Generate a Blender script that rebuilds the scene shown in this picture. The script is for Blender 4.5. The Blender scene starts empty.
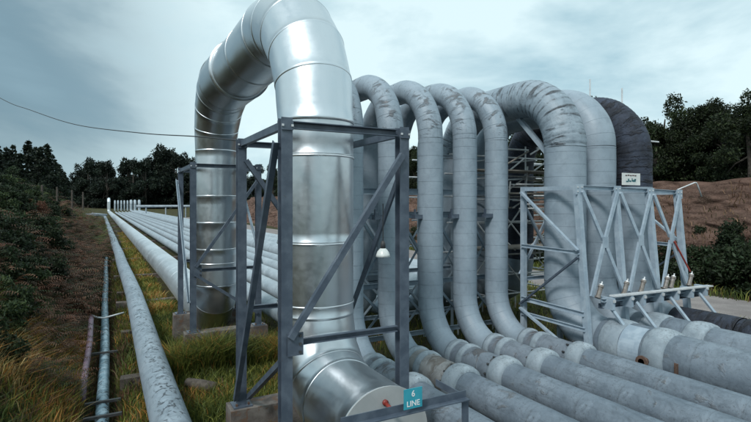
import bpy, math, random
import numpy as np
from mathutils import Vector, Matrix

random.seed(7)
RNG = np.random.default_rng(7)
sc = bpy.context.scene
COL = sc.collection
R = math.radians

# ------------------------------------------------------------------ camera
CAM_Z = 4.1
YAW = R(28.2)
FX, FY = math.sin(YAW), math.cos(YAW)
cam = bpy.data.cameras.new('camera')
cam.sensor_width = 36.0
cam.lens = 36.0 * 500.0 / 751.0
cam.shift_y = -8.0 / 751.0
cam.clip_start = 0.1
cam.clip_end = 5000
camo = bpy.data.objects.new('camera', cam)
camo.location = (0, 0, CAM_Z)
camo.rotation_euler = (R(90), 0, -YAW)
COL.objects.link(camo)
sc.camera = camo


def tat(px):
    """X/Y ratio of the vertical plane through the camera seen at photo column px."""
    u = (px - 375.5) / 500.0
    return (FX + FY * u) / (FY - FX * u)


def at(px, py, depth):
    u = (px - 375.5) / 500.0
    v = (203.0 - py) / 500.0
    return Vector((depth * (FX + FY * u), depth * (FY - FX * u), CAM_Z + depth * v))


# ------------------------------------------------------------------ world: overcast
SUN_EL, SUN_AZ = R(46), R(236)       # azimuth measured clockwise from +Y
world = bpy.data.worlds.new('World')
sc.world = world
world.use_nodes = True
wn, wl = world.node_tree.nodes, world.node_tree.links
wn.clear()
wout = wn.new('ShaderNodeOutputWorld')
wbg = wn.new('ShaderNodeBackground')
wbg.inputs['Strength'].default_value = 0.1
sky = wn.new('ShaderNodeTexSky')
sky.sky_type = 'NISHITA'
sky.sun_disc = False
sky.sun_elevation = SUN_EL
sky.sun_rotation = SUN_AZ
wtc = wn.new('ShaderNodeTexCoord')
# stretched cloud noise over the dome
wmap = wn.new('ShaderNodeMapping')
wmap.inputs['Scale'].default_value = (1.0, 1.0, 2.2)
wnoise = wn.new('ShaderNodeTexNoise')
wnoise.inputs['Scale'].default_value = 1.9
wnoise.inputs['Detail'].default_value = 6
wnoise.inputs['Roughness'].default_value = 0.56
wnoise.inputs['Distortion'].default_value = 0.4
wl.new(wtc.outputs['Generated'], wmap.inputs['Vector'])
wl.new(wmap.outputs[0], wnoise.inputs['Vector'])
# a heavy cloud bank low over the forest down the line
bank_dir = (at(-150, 95, 1.0) - Vector((0, 0, CAM_Z))).normalized()
wdot = wn.new('ShaderNodeVectorMath'); wdot.operation = 'DOT_PRODUCT'
wl.new(wtc.outputs['Generated'], wdot.inputs[0])
wdot.inputs[1].default_value = bank_dir
wadd = wn.new('ShaderNodeMath'); wadd.operation = 'MULTIPLY_ADD'
wl.new(wnoise.outputs['Fac'], wadd.inputs[0])
wadd.inputs[1].default_value = 0.36
wl.new(wdot.outputs['Value'], wadd.inputs[2])
wmr = wn.new('ShaderNodeMapRange'); wmr.interpolation_type = 'SMOOTHSTEP'
wmr.inputs['From Min'].default_value = 1.035
wmr.inputs['From Max'].default_value = 1.20
wl.new(wadd.outputs[0], wmr.inputs['Value'])
wr1 = wn.new('ShaderNodeValToRGB')          # thin bright overcast
wr1.color_ramp.elements[0].position = 0.33
wr1.color_ramp.elements[0].color = (0.50, 0.76, 0.87, 1)
wr1.color_ramp.elements[1].position = 0.53
wr1.color_ramp.elements[1].color = (0.98, 1.22, 1.27, 1)
wl.new(wnoise.outputs['Fac'], wr1.inputs['Fac'])
wr2 = wn.new('ShaderNodeValToRGB')          # heavy bank
wr2.color_ramp.elements[0].position = 0.3
wr2.color_ramp.elements[0].color = (0.14, 0.25, 0.32, 1)
wr2.color_ramp.elements[1].position = 0.7
wr2.color_ramp.elements[1].color = (0.30, 0.47, 0.56, 1)
wl.new(wnoise.outputs['Fac'], wr2.inputs['Fac'])
wmix = wn.new('ShaderNodeMix'); wmix.data_type = 'RGBA'
wl.new(wmr.outputs[0], wmix.inputs['Factor'])
wl.new(wr1.outputs[0], wmix.inputs['A'])
wl.new(wr2.outputs[0], wmix.inputs['B'])
wsc = wn.new('ShaderNodeVectorMath'); wsc.operation = 'SCALE'
wsc.inputs['Scale'].default_value = 7.9
wl.new(wmix.outputs['Result'], wsc.inputs[0])
wm2 = wn.new('ShaderNodeMix'); wm2.data_type = 'RGBA'
wm2.inputs['Factor'].default_value = 0.92     # cloud cover
wl.new(sky.outputs[0], wm2.inputs['A'])
wl.new(wsc.outputs[0], wm2.inputs['B'])
wl.new(wm2.outputs['Result'], wbg.inputs['Color'])
wl.new(wbg.outputs[0], wout.inputs['Surface'])

# ------------------------------------------------------------------ sun behind cloud
sun = bpy.data.lights.new('sun', 'SUN')
sun.energy = 2.3
sun.angle = R(11)
sun.color = (1.0, 0.98, 0.955)
suno = bpy.data.objects.new('sun', sun)
sd = Vector((math.sin(SUN_AZ) * math.cos(SUN_EL), math.cos(SUN_AZ) * math.cos(SUN_EL), math.sin(SUN_EL)))
suno.rotation_euler = sd.to_track_quat('Z', 'Y').to_euler()
suno.location = (0, -20, 40)
COL.objects.link(suno)

sc.view_settings.view_transform = 'Standard'
sc.view_settings.look = 'None'
sc.view_settings.exposure = 0.08
sc.view_settings.gamma = 1.0
sc.view_settings.use_curve_mapping = False

# ------------------------------------------------------------------ object helpers
ORIGIN = {}


def tag(o, label=None, cat=None, group=None, kind=None):
    if label: o['label'] = label
    if cat: o['category'] = cat
    if group: o['group'] = group
    if kind: o['kind'] = kind
    return o


def thing(name, loc, label, cat, group=None):
    o = bpy.data.objects.new(name, None)
    o.empty_display_size = 0.3
    o.location = loc
    COL.objects.link(o)
    ORIGIN[o] = Vector(loc)
    return tag(o, label, cat, group)


def obj(name, verts, faces, mat, parent=None, smooth=False, uvs=None, cols=None, base=None):
    """verts in world space (n,3); faces: list of tuples, or (m,k) array; uvs per loop."""
    if parent is not None:
        org = ORIGIN[parent]
    else:
        org = Vector(base) if base is not None else Vector((0, 0, 0))
    v = np.asarray(verts, dtype=np.float64).reshape(-1, 3) - np.array(org)
    me = bpy.data.meshes.new(name)
    if isinstance(faces, np.ndarray):
        m, k = faces.shape
        me.vertices.add(len(v)); me.vertices.foreach_set('co', v.ravel().astype(np.float32))
        me.loops.add(m * k); me.loops.foreach_set('vertex_index', faces.ravel().astype(np.int32))
        me.polygons.add(m)
        me.polygons.foreach_set('loop_start', np.arange(0, m * k, k, dtype=np.int32))
        me.update(calc_edges=True)
    else:
        me.from_pydata([tuple(p) for p in v], [], faces)
    if smooth:
        me.polygons.foreach_set('use_smooth', np.ones(len(me.polygons), dtype=bool))
    if uvs is not None:
        ul = me.uv_layers.new(name='UVMap')
        ul.data.foreach_set('uv', np.asarray(uvs, dtype=np.float32).ravel())
    if cols is not None:
        ca = me.color_attributes.new('col', 'FLOAT_COLOR', 'POINT')
        c4 = np.ones((len(v), 4), dtype=np.float32); c4[:, :3] = cols
        ca.data.foreach_set('color', c4.ravel())
    me.materials.append(mat)
    o = bpy.data.objects.new(name, me)
    COL.objects.link(o)
    ORIGIN[o] = org
    if parent is not None:
        o.parent = parent
    else:
        o.location = org
    return o


def copy_tree(root, loc, rz=0.0, scale=None):
    r = root.copy(); COL.objects.link(r)
    r.location = loc; r.rotation_euler = (0, 0, rz)
    if scale is not None:
        r.scale = scale if hasattr(scale, '__len__') else (scale,) * 3
    ORIGIN[r] = Vector(loc)
    for ch in root.children:
        c = ch.copy(); COL.objects.link(c); c.parent = r
        for g in ch.children:
            d = g.copy(); COL.objects.link(d); d.parent = c
    return r


class MB:
    """collects shapes into one mesh"""
    def __init__(self): self.v = []; self.f = []
    def add(self, v, f):
        n = len(self.v)
        self.v += [tuple(p) for p in v]
        self.f += [tuple(i + n for i in q) for q in f]
        return self
    def build(self, name, mat, parent=None, smooth=False, base=None):
        return obj(name, self.v, self.f, mat, parent, smooth, base=base)


def frame_of(a, b, up):
    a, b = Vector(a), Vector(b)
    t = (b - a).normalized()
    up = Vector(up)
    if abs(t.dot(up)) > 0.98: up = Vector((0, 1, 0)) if abs(t.y) < 0.9 else Vector((1, 0, 0))
    s = t.cross(up).normalized()
    n = s.cross(t).normalized()
    return a, b, t, s, n


def extrude(profile, a, b, up=(0, 0, 1)):
    a, b, t, s, n = frame_of(a, b, up)
    k = len(profile)
    v = [a + s * x + n * y for x, y in profile] + [b + s * x + n * y for x, y in profile]
    f = [(i, (i + 1) % k, k + (i + 1) % k, k + i) for i in range(k)]
    f += [tuple(range(k))[::-1], tuple(range(k, 2 * k))]
    return v, f


def p_box(w, h): return [(-w/2, -h/2), (w/2, -h/2), (w/2, h/2), (-w/2, h/2)]
def p_angle(w, t=0.014): return [(-w/2, -w/2), (w/2, -w/2), (w/2, -w/2+t), (-w/2+t, -w/2+t), (-w/2+t, w/2), (-w/2, w/2)]
def p_I(w, h, t=0.014):
    return [(-w/2, -h/2), (w/2, -h/2), (w/2, -h/2+t), (t/2, -h/2+t), (t/2, h/2-t), (w/2, h/2-t),
            (w/2, h/2), (-w/2, h/2), (-w/2, h/2-t), (-t/2, h/2-t), (-t/2, -h/2+t), (-w/2, -h/2+t)]
def p_C(w, h, t=0.012):
    return [(-w/2, -h/2), (w/2, -h/2), (w/2, -h/2+t), (-w/2+t, -h/2+t), (-w/2+t, h/2-t), (w/2, h/2-t), (w/2, h/2), (-w/2, h/2)]


def beam(name, a, b, prof, mat, parent, up=(0, 0, 1)):
    v, f = extrude(prof, a, b, up)
    return obj(name, v, f, mat, parent)


def boxm(cx, cy, cz, sx, sy, sz):
    v = [(cx + x*sx/2, cy + y*sy/2, cz + z*sz/2) for z in (-1, 1) for y in (-1, 1) for x in (-1, 1)]
    f = [(0, 2, 3, 1), (4, 5, 7, 6), (0, 1, 5, 4), (2, 6, 7, 3), (0, 4, 6, 2), (1, 3, 7, 5)]
    return v, f


def tube(pts, r, n=10, caps=True):
    pts = [Vector(p) for p in pts]
    v, f = [], []
    prev = None
    for i, p in enumerate(pts):
        t = (pts[min(i+1, len(pts)-1)] - pts[max(i-1, 0)]).normalized()
        if prev is None:
            up = Vector((0, 0, 1)) if abs(t.z) < 0.95 else Vector((1, 0, 0))
            s = t.cross(up).normalized()
        else:
            s = (prev - t * prev.dot(t)).normalized()
        prev = s
        q = t.cross(s)
        rr = r[i] if hasattr(r, '__len__') else r
        v += [p + (s*math.cos(2*math.pi*k/n) + q*math.sin(2*math.pi*k/n)) * rr for k in range(n)]
    for i in range(len(pts)-1):
        for k in range(n):
            f.append((i*n+k, i*n+(k+1) % n, (i+1)*n+(k+1) % n, (i+1)*n+k))
    if caps:
        f.append(tuple(range(n))[::-1]); f.append(tuple((len(pts)-1)*n+k for k in range(n)))
    return v, f


def rod(name, a, b, r, mat, parent, n=8):
    v, f = tube([a, b], r, n)
    return obj(name, v, f, mat, parent, smooth=False)


def ico_rock(): pass


# ------------------------------------------------------------------ materials
def newmat(name):
    m = bpy.data.materials.new(name); m.use_nodes = True
    nt = m.node_tree
    b = nt.nodes['Principled BSDF']
    return m, nt.nodes, nt.links, b


def _noise(n, l, vec, scale, detail=5, rough=0.55, dist=0.0):
    t = n.new('ShaderNodeTexNoise')
    t.inputs['Scale'].default_value = scale
    t.inputs['Detail'].default_value = detail
    t.inputs['Roughness'].default_value = rough
    t.inputs['Distortion'].default_value = dist
    if vec is not None: l.new(vec, t.inputs['Vector'])
    return t.outputs['Fac']


def _range(n, l, val, a, b, lo=0.0, hi=1.0):
    t = n.new('ShaderNodeMapRange'); t.interpolation_type = 'SMOOTHSTEP'
    l.new(val, t.inputs['Value'])
    t.inputs['From Min'].default_value = a; t.inputs['From Max'].default_value = b
    t.inputs['To Min'].default_value = lo; t.inputs['To Max'].default_value = hi
    return t.outputs[0]


def _mix(n, l, fac, a, b):
    t = n.new('ShaderNodeMix'); t.data_type = 'RGBA'
    for key, val in (('Factor', fac), ('A', a), ('B', b)):
        if hasattr(val, 'links') or isinstance(val, bpy.types.NodeSocket): l.new(val, t.inputs[key])
        elif key == 'Factor': t.inputs[key].default_value = val
        else: t.inputs[key].default_value = (*val, 1)
    return t.outputs['Result']


def _math(n, l, op, a, b=None):
    t = n.new('ShaderNodeMath'); t.operation = op
    for i, val in enumerate((a, b)):
        if val is None: continue
        if isinstance(val, bpy.types.NodeSocket): l.new(val, t.inputs[i])
        else: t.inputs[i].default_value = val
    return t.outputs[0]


def _bump(n, l, b, h, strength, dist=0.02):
    t = n.new('ShaderNodeBump')
    t.inputs['Strength'].default_value = strength
    t.inputs['Distance'].default_value = dist
    l.new(h, t.inputs['Height'])
    l.new(t.outputs[0], b.inputs['Normal'])


def pipe_mat(name, c1, c2, mott=1.0, dark=(0.03, 0.035, 0.04), spots=0.64, ring=0.6, ringdark=0.35,
             wear=None, ringw=0.05, wear_col=(0.05, 0.05, 0.055), rough=0.5, ao_scale=1.0, bump=0.35, metallic=0.0):
    """weathered pipe lagging. UV: u round the pipe (0.25 = outer/top line), v metres along it.
    wear: (stretch_u, stretch_v, threshold, half width of the worn strip in u)"""
    m, n, l, b = newmat(name)
    uv = n.new('ShaderNodeUVMap').outputs[0]
    tc = n.new('ShaderNodeTexCoord').outputs['Object']
    sx = n.new('ShaderNodeSeparateXYZ'); l.new(uv, sx.inputs[0])
    U, V = sx.outputs[0], sx.outputs[1]
    big = _noise(n, l, tc, 0.9, 6, 0.6)
    col = _mix(n, l, _range(n, l, big, 0.3, 0.7), c1, c2)
    mid = _noise(n, l, tc, 4.0, 8, 0.7, 0.8)
    col = _mix(n, l, _range(n, l, mid, 0.42, 0.72, 0, 0.6*mott), col, tuple(x*0.62 for x in c1))
    # long runs of grime along and round the pipe
    mp = n.new('ShaderNodeMapping'); mp.inputs['Scale'].default_value = (10, 1.1, 1)
    l.new(uv, mp.inputs[0])
    run = _noise(n, l, mp.outputs[0], 1.0, 6, 0.65, 0.4)
    col = _mix(n, l, _range(n, l, run, 0.5, 0.72, 0, 0.5*mott), col, tuple(x*0.5 for x in c1))
    lite = _noise(n, l, tc, 2.3, 7, 0.65, 0.3)
    col = _mix(n, l, _range(n, l, lite, 0.56, 0.74, 0, 0.6*mott), col, tuple(min(0.75, x*1.35) for x in c2))
    # speckles of grime
    fine = _noise(n, l, tc, 21.0, 6, 0.75)
    col = _mix(n, l, _math(n, l, 'MULTIPLY', _range(n, l, fine, spots-0.04, spots+0.12, 0, 0.75), _range(n, l, big, 0.4, 0.6, 0.2, 1.0)), col, dark)
    # lapped wrapping: thin lines round the pipe
    wob = _math(n, l, 'MULTIPLY', _noise(n, l, tc, 2.6, 3, 0.5), 0.5 if ringw > 0.1 else 0.0)
    fr = _math(n, l, 'FRACT', _math(n, l, 'ADD', wob, _math(n, l, 'DIVIDE', V, ring)))
    line = _range(n, l, fr, 0.0, ringw, 1.0, 0.0)
    lw = _math(n, l, 'MULTIPLY', line, _range(n, l, mid if ringw < 0.1 else run, 0.35 if ringw < 0.1 else 0.42, 0.6, 0.15 if ringw < 0.1 else 0.0, 1.0))
    col = _mix(n, l, _math(n, l, 'MULTIPLY', lw, ringdark), col, dark)
    if wear:
        su, sv, th, hw = wear
        cx = n.new('ShaderNodeCombineXYZ')
        l.new(_math(n, l, 'MULTIPLY', U, su), cx.inputs[0])
        l.new(_math(n, l, 'MULTIPLY', V, sv), cx.inputs[1])
        oi = n.new('ShaderNodeObjectInfo').outputs['Random']
        l.new(_math(n, l, 'MULTIPLY', oi, 37.0), cx.inputs[2])
        wnz = _noise(n, l, cx.outputs[0], 1.0, 5, 0.6, 0.8)
        patch = _noise(n, l, tc, 1.3, 3, 0.5)
        strip = _range(n, l, _math(n, l, 'ABSOLUTE', _math(n, l, 'SUBTRACT', U, 0.25)), hw*0.35, hw, 1.0, 0.0)
        amt = _math(n, l, 'MULTIPLY', _range(n, l, wnz, th-0.01, th+0.09), strip)
        amt = _math(n, l, 'MULTIPLY', amt, _range(n, l, patch, 0.36, 0.52))
        col = _mix(n, l, _math(n, l, 'MULTIPLY', amt, 0.8), col, wear_col)
        hgt = _math(n, l, 'SUBTRACT', _math(n, l, 'ADD', mid, _math(n, l, 'MULTIPLY', line, 0.5)), _math(n, l, 'MULTIPLY', amt, 1.5))
    else:
        hgt = _math(n, l, 'ADD', mid, _math(n, l, 'MULTIPLY', line, 0.6))
    l.new(col, b.inputs['Base Color'])
    b.inputs['Roughness'].default_value = rough
    b.inputs['Metallic'].default_value = metallic
    b.inputs['Specular IOR Level'].default_value = 0.5
    _bump(n, l, b, hgt, bump, 0.02)
    return m


def simple_mat(name, c1, c2, scale=4.0, rough=0.6, metallic=0.0, bump=0.2, rust=None, rust_th=0.6, dist=0.01):
    m, n, l, b = newmat(name)
    tc = n.new('ShaderNodeTexCoord').outputs['Object']
    a = _noise(n, l, tc, scale, 6, 0.6, 0.3)
    col = _mix(n, l, _range(n, l, a, 0.35, 0.68), c1, c2)
    if rust:
        r_ = _noise(n, l, tc, scale*1.7, 6, 0.65, 0.5)
        col = _mix(n, l, _range(n, l, r_, rust_th, rust_th+0.1), col, rust)
    l.new(col, b.inputs['Base Color'])
    b.inputs['Roughness'].default_value = rough
    b.inputs['Metallic'].default_value = metallic
    if bump: _bump(n, l, b, a, bump, dist)
    return m


def clad_mat(name, tint=(0.66, 0.70, 0.73), rough=(0.29, 0.42)):
    """thin aluminium sheet, slightly oil-canned and streaked"""
    m, n, l, b = newmat(name)
    uv = n.new('ShaderNodeUVMap').outputs[0]
    tc = n.new('ShaderNodeTexCoord').outputs['Object']
    mp = n.new('ShaderNodeMapping'); mp.inputs['Scale'].default_value = (7, 0.35, 1)
    l.new(uv, mp.inputs[0])
    streak = _noise(n, l, mp.outputs[0], 1.0, 4, 0.6)
    big = _noise(n, l, tc, 1.6, 4, 0.5)
    oi = n.new('ShaderNodeObjectInfo').outputs['Random']
    fac = _math(n, l, 'ADD', _math(n, l, 'MULTIPLY', streak, 0.6), _math(n, l, 'MULTIPLY', oi, 0.35))
    col = _mix(n, l, _range(n, l, fac, 0.2, 0.75), tuple(x*0.82 for x in tint), tint)
    sm = _noise(n, l, tc, 9, 5, 0.6)
    col = _mix(n, l, _range(n, l, sm, 0.58, 0.78, 0, 0.08), col, tuple(x*0.6 for x in tint))
    l.new(col, b.inputs['Base Color'])
    b.inputs['Metallic'].default_value = 1.0
    l.new(_range(n, l, _math(n, l, 'ADD', _math(n, l, 'MULTIPLY', streak, 0.5), _math(n, l, 'MULTIPLY', sm, 0.5)), 0.3, 0.7, *rough), b.inputs['Roughness'])
    _bump(n, l, b, _math(n, l, 'ADD', _math(n, l, 'MULTIPLY', big, 1.0), _math(n, l, 'MULTIPLY', streak, 0.2)), 0.16, 0.05)
    return m


def leaf_mat(name, rough=0.6, trans=0.25):
    m, n, l, b = newmat(name)
    a = n.new('ShaderNodeAttribute'); a.attribute_name = 'col'
    oi = n.new('ShaderNodeObjectInfo').outputs['Random']
    hs = n.new('ShaderNodeHueSaturation')
    l.new(a.outputs['Color'], hs.inputs['Color'])
    l.new(_range(n, l, oi, 0, 1, 0.8, 1.2), hs.inputs['Value'])
    l.new(hs.outputs[0], b.inputs['Base Color'])
    b.inputs['Roughness'].default_value = rough
    b.inputs['Specular IOR Level'].default_value = 0.25
    out = [x for x in n if x.type == 'OUTPUT_MATERIAL'][0]
    tr = n.new('ShaderNodeBsdfTranslucent'); l.new(hs.outputs[0], tr.inputs['Color'])
    ms = n.new('ShaderNodeMixShader'); ms.inputs[0].default_value = trans
    l.new(b.outputs[0], ms.inputs[1]); l.new(tr.outputs[0], ms.inputs[2])
    l.new(ms.outputs[0], out.inputs['Surface'])
    return m


GREY1, GREY2 = (0.215, 0.272, 0.322), (0.275, 0.337, 0.39)
M = {}
M['pipe_pale_skylit'] = pipe_mat('pipe_lagging_skylit', (0.27, 0.325, 0.365), (0.36, 0.415, 0.455), mott=0.8, spots=0.66, ring=2.4, ringdark=0.3)  # paler lagging for the far runs: sky reflection put into the base colour
M['pipe'] = pipe_mat('pipe_lagging', GREY1, GREY2, mott=0.5, spots=0.66, ring=0.31, ringdark=0.22)
M['pipe_arch'] = pipe_mat('pipe_lagging_arch', GREY1, GREY2, mott=0.6, spots=0.60, ring=0.31, ringdark=0.3, wear=(5, 5.5, 0.53, 0.30), wear_col=(0.075, 0.075, 0.08), bump=0.6)
M['pipe_ribbed'] = pipe_mat('pipe_lagging_ribbed', (0.205, 0.262, 0.31), (0.275, 0.335, 0.385), spots=0.62, ring=0.2, ringdark=0.85, ringw=0.3, wear=(3.0, 6.5, 0.56, 0.42), wear_col=(0.035, 0.035, 0.04), bump=0.9)
M['pipe_dark'] = pipe_mat('pipe_dark_lagging', (0.010, 0.013, 0.02), (0.042, 0.056, 0.088), dark=(0.006, 0.006, 0.009), spots=0.56, ring=0.2, ringdark=0.9, ringw=0.25, wear=(5, 5.0, 0.53, 0.5), wear_col=(0.012, 0.012, 0.016), bump=1.0, rough=0.8)
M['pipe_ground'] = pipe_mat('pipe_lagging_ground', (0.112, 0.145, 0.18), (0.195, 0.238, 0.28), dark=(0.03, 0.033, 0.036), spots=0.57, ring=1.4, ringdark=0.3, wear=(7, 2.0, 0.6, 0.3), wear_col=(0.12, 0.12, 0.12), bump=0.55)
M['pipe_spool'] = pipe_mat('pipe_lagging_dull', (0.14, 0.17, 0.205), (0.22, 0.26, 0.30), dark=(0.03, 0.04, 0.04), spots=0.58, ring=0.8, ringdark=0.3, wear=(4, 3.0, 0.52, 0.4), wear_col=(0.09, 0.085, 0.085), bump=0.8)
M['pipe_brown'] = pipe_mat('pipe_lagging_stained', (0.21, 0.21, 0.205), (0.31, 0.325, 0.33), dark=(0.05, 0.045, 0.04), spots=0.57, ring=0.8, ringdark=0.3, wear=(4, 3.0, 0.5, 0.4), wear_col=(0.10, 0.085, 0.07), bump=0.8)
M['pipe_cracked'] = pipe_mat('pipe_cracked_coat', (0.225, 0.285, 0.335), (0.295, 0.355, 0.405), spots=0.7, ring=3.0, ringdark=0.15, wear=(16, 7.0, 0.545, 0.16), wear_col=(0.03, 0.035, 0.04), bump=0.8)
M['coupling'] = pipe_mat('coupling_paint', (0.20, 0.25, 0.29), (0.36, 0.42, 0.46), dark=(0.06, 0.045, 0.038), spots=0.55, ring=5, ringdark=0.0, bump=0.7, rough=0.7)
M['clad'] = clad_mat('aluminium_cladding')
M['band'] = clad_mat('aluminium_band', (0.86, 0.88, 0.90), (0.3, 0.45))
M['clad_dull'] = clad_mat('aluminium_cladding_dull', (0.74, 0.78, 0.81), (0.45, 0.58))
M['endplate'] = simple_mat('cladding_end_plate', (0.40, 0.42, 0.42), (0.47, 0.49, 0.49), 3.0, 0.55, 0.3)
M['steel'] = simple_mat('blue_grey_frame_paint', (0.052, 0.07, 0.097), (0.09, 0.115, 0.148), 5.0, 0.45, 0.0, 0.25, rust=(0.06, 0.05, 0.05), rust_th=0.66)
M['steel_light'] = simple_mat('pale_truss_paint', (0.26, 0.33, 0.395), (0.35, 0.425, 0.485), 5.0, 0.5, 0.0, 0.2, rust=(0.13, 0.12, 0.12), rust_th=0.68)
M['galv'] = simple_mat('galvanised_tube', (0.50, 0.52, 0.53), (0.66, 0.68, 0.69), 8.0, 0.45, 0.15, 0.1)
M['scaffold_board'] = simple_mat('scaffold_timber', (0.20, 0.185, 0.16), (0.30, 0.28, 0.245), 6.0, 0.8)
M['rust'] = simple_mat('rusty_iron', (0.075, 0.045, 0.034), (0.13, 0.078, 0.055), 9.0, 0.85, 0, 0.5)
M['dark_iron'] = simple_mat('dark_iron', (0.03, 0.033, 0.036), (0.06, 0.06, 0.06), 8.0, 0.6)
M['spring'] = simple_mat('spring_housing', (0.13, 0.115, 0.10), (0.22, 0.205, 0.19), 14.0, 0.5, 0.2)
M['red'] = simple_mat('red_paint', (0.19, 0.025, 0.02), (0.27, 0.04, 0.028), 8.0, 0.5)
M['concrete'] = simple_mat('plinth_concrete', (0.075, 0.062, 0.055), (0.18, 0.165, 0.15), 3.0, 0.9, 0, 0.7, rust=(0.13, 0.08, 0.055), rust_th=0.52, dist=0.03)
M['timber'] = simple_mat('old_timber', (0.05, 0.04, 0.033), (0.10, 0.085, 0.07), 7.0, 0.9, 0, 0.6)
M['teal'] = simple_mat('teal_coat', (0.13, 0.23, 0.29), (0.33, 0.45, 0.52), 5.0, 0.45, 0, 0.5, rust=(0.02, 0.03, 0.035), rust_th=0.52, dist=0.02)
M['purple'] = simple_mat('purple_brown_pipe', (0.13, 0.085, 0.12), (0.2, 0.14, 0.18), 5.0, 0.6)
M['sign_teal'] = simple_mat('teal_sign', (0.03, 0.28, 0.36), (0.045, 0.34, 0.42), 6.0, 0.4, bump=0.03)
M['sign_white'] = simple_mat('white_sign', (0.6, 0.62, 0.6), (0.72, 0.73, 0.7), 7.0, 0.5, bump=0.05)
M['white_paint'] = simple_mat('white_paint', (0.72, 0.74, 0.74), (0.8, 0.8, 0.8), 8.0, 0.5, bump=0.02)
M['ink'] = simple_mat('sign_ink', (0.03, 0.12, 0.14), (0.05, 0.2, 0.22), 9.0, 0.6, bump=0)
M['ink_dark'] = simple_mat('dark_ink', (0.06, 0.02, 0.02), (0.09, 0.04, 0.03), 9.0, 0.6, bump=0)
M['cable'] = simple_mat('cable_sheath', (0.02, 0.022, 0.025), (0.03, 0.03, 0.033), 9.0, 0.5, bump=0)
M['enamel'] = simple_mat('lamp_enamel', (0.62, 0.66, 0.64), (0.74, 0.77, 0.75), 9.0, 0.3, bump=0.02)
M['bark'] = simple_mat('bark', (0.03, 0.025, 0.02), (0.07, 0.06, 0.05), 6.0, 0.95, 0, 0.8, dist=0.05)
M['leaf'] = leaf_mat('foliage')
M['grass'] = leaf_mat('grass_blades', 0.55, 0.3)
m_, n_, l_, b_ = newmat('bulb_glass')
b_.inputs['Base Color'].default_value = (0.8, 0.85, 0.85, 1); b_.inputs['Roughness'].default_value = 0.08
b_.inputs['Transmission Weight'].default_value = 0.7
M['glass'] = m_
M['porcelain'] = simple_mat('insulator', (0.55, 0.55, 0.52), (0.68, 0.68, 0.65), 9, 0.3, bump=0.0)


def ground_mat():
    m, n, l, b = newmat('corridor_ground')
    tc = n.new('ShaderNodeTexCoord').outputs['Object']
    a = _noise(n, l, tc, 0.7, 7, 0.65, 0.4)
    c = _noise(n, l, tc, 6.0, 6, 0.7)
    col = _mix(n, l, _range(n, l, a, 0.35, 0.62), (0.035, 0.03, 0.02), (0.055, 0.06, 0.022))
    col = _mix(n, l, _range(n, l, c, 0.48, 0.7), col, (0.10, 0.075, 0.03))
    col = _mix(n, l, _range(n, l, _noise(n, l, tc, 2.1, 5, 0.6), 0.6, 0.72, 0, 0.8), col, (0.05, 0.035, 0.03))
    l.new(col, b.inputs['Base Color']); b.inputs['Roughness'].default_value = 0.95
    b.inputs['Specular IOR Level'].default_value = 0.15
    _bump(n, l, b, c, 0.9, 0.08)
    return m


def earth_mat():
    m, n, l, b = newmat('cut_earth')
    tc = n.new('ShaderNodeTexCoord').outputs['Object']
    mp = n.new('ShaderNodeMapping'); mp.inputs['Scale'].default_value = (0.5, 0.35, 2.2); mp.inputs['Rotation'].default_value = (0.06, 0, 0)
    l.new(tc, mp.inputs[0])
    a = _noise(n, l, mp.outputs[0], 1.4, 8, 0.65, 0.5)
    c = _noise(n, l, tc, 3.5, 7, 0.7)
    col = _mix(n, l, _range(n, l, a, 0.32, 0.66), (0.055, 0.034, 0.027), (0.15, 0.094, 0.074))
    col = _mix(n, l, _range(n, l, c, 0.58, 0.72, 0, 0.6), col, (0.19, 0.127, 0.10))
    g = _noise(n, l, tc, 0.55, 5, 0.6)
    col = _mix(n, l, _range(n, l, g, 0.58, 0.66, 0, 0.8), col, (0.035, 0.024, 0.017))
    col = _mix(n, l, _range(n, l, _noise(n, l, tc, 11.0, 6, 0.75), 0.5, 0.68, 0, 0.7), col, (0.20, 0.138, 0.11))
    l.new(col, b.inputs['Base Color']); b.inputs['Roughness'].default_value = 0.95
    b.inputs['Specular IOR Level'].default_value = 0.1
    _bump(n, l, b, _math(n, l, 'ADD', a, c), 0.9, 0.15)
    return m


def road_mat():
    m, n, l, b = newmat('gravel_track')
    tc = n.new('ShaderNodeTexCoord').outputs['Object']
    a = _noise(n, l, tc, 0.6, 5, 0.6)
    c = _noise(n, l, tc, 22.0, 5, 0.7)
    col = _mix(n, l, _range(n, l, a, 0.35, 0.65), (0.19, 0.17, 0.165), (0.27, 0.245, 0.235))
    col = _mix(n, l, _range(n, l, c, 0.52, 0.62, 0, 0.6), col, (0.12, 0.105, 0.1))
    l.new(col, b.inputs['Base Color']); b.inputs['Roughness'].default_value = 0.95
    _bump(n, l, b, c, 0.6, 0.03)
    return m


M['ground'] = ground_mat(); M['earth'] = earth_mat(); M['road'] = road_mat()


# ------------------------------------------------------------------ terrain
def fbm(x, y, seed=0, scale=1.0, octv=4):
    g = np.random.default_rng(seed); out = 0; amp = 1.0; f = 1.0/scale
    for _ in range(octv):
        for _k in range(3):
            a = g.uniform(0, 2*np.pi); ph = g.uniform(0, 2*np.pi)
            out = out + amp/3*np.sin((x*np.cos(a)+y*np.sin(a))*f*g.uniform(0.8, 1.3)*2 + ph)
        amp *= 0.5; f *= 2.1
    return out


def sstep(a, b, x):
    t = np.clip((x-a)/(b-a), 0, 1); return t*t*(3-2*t)


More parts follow.
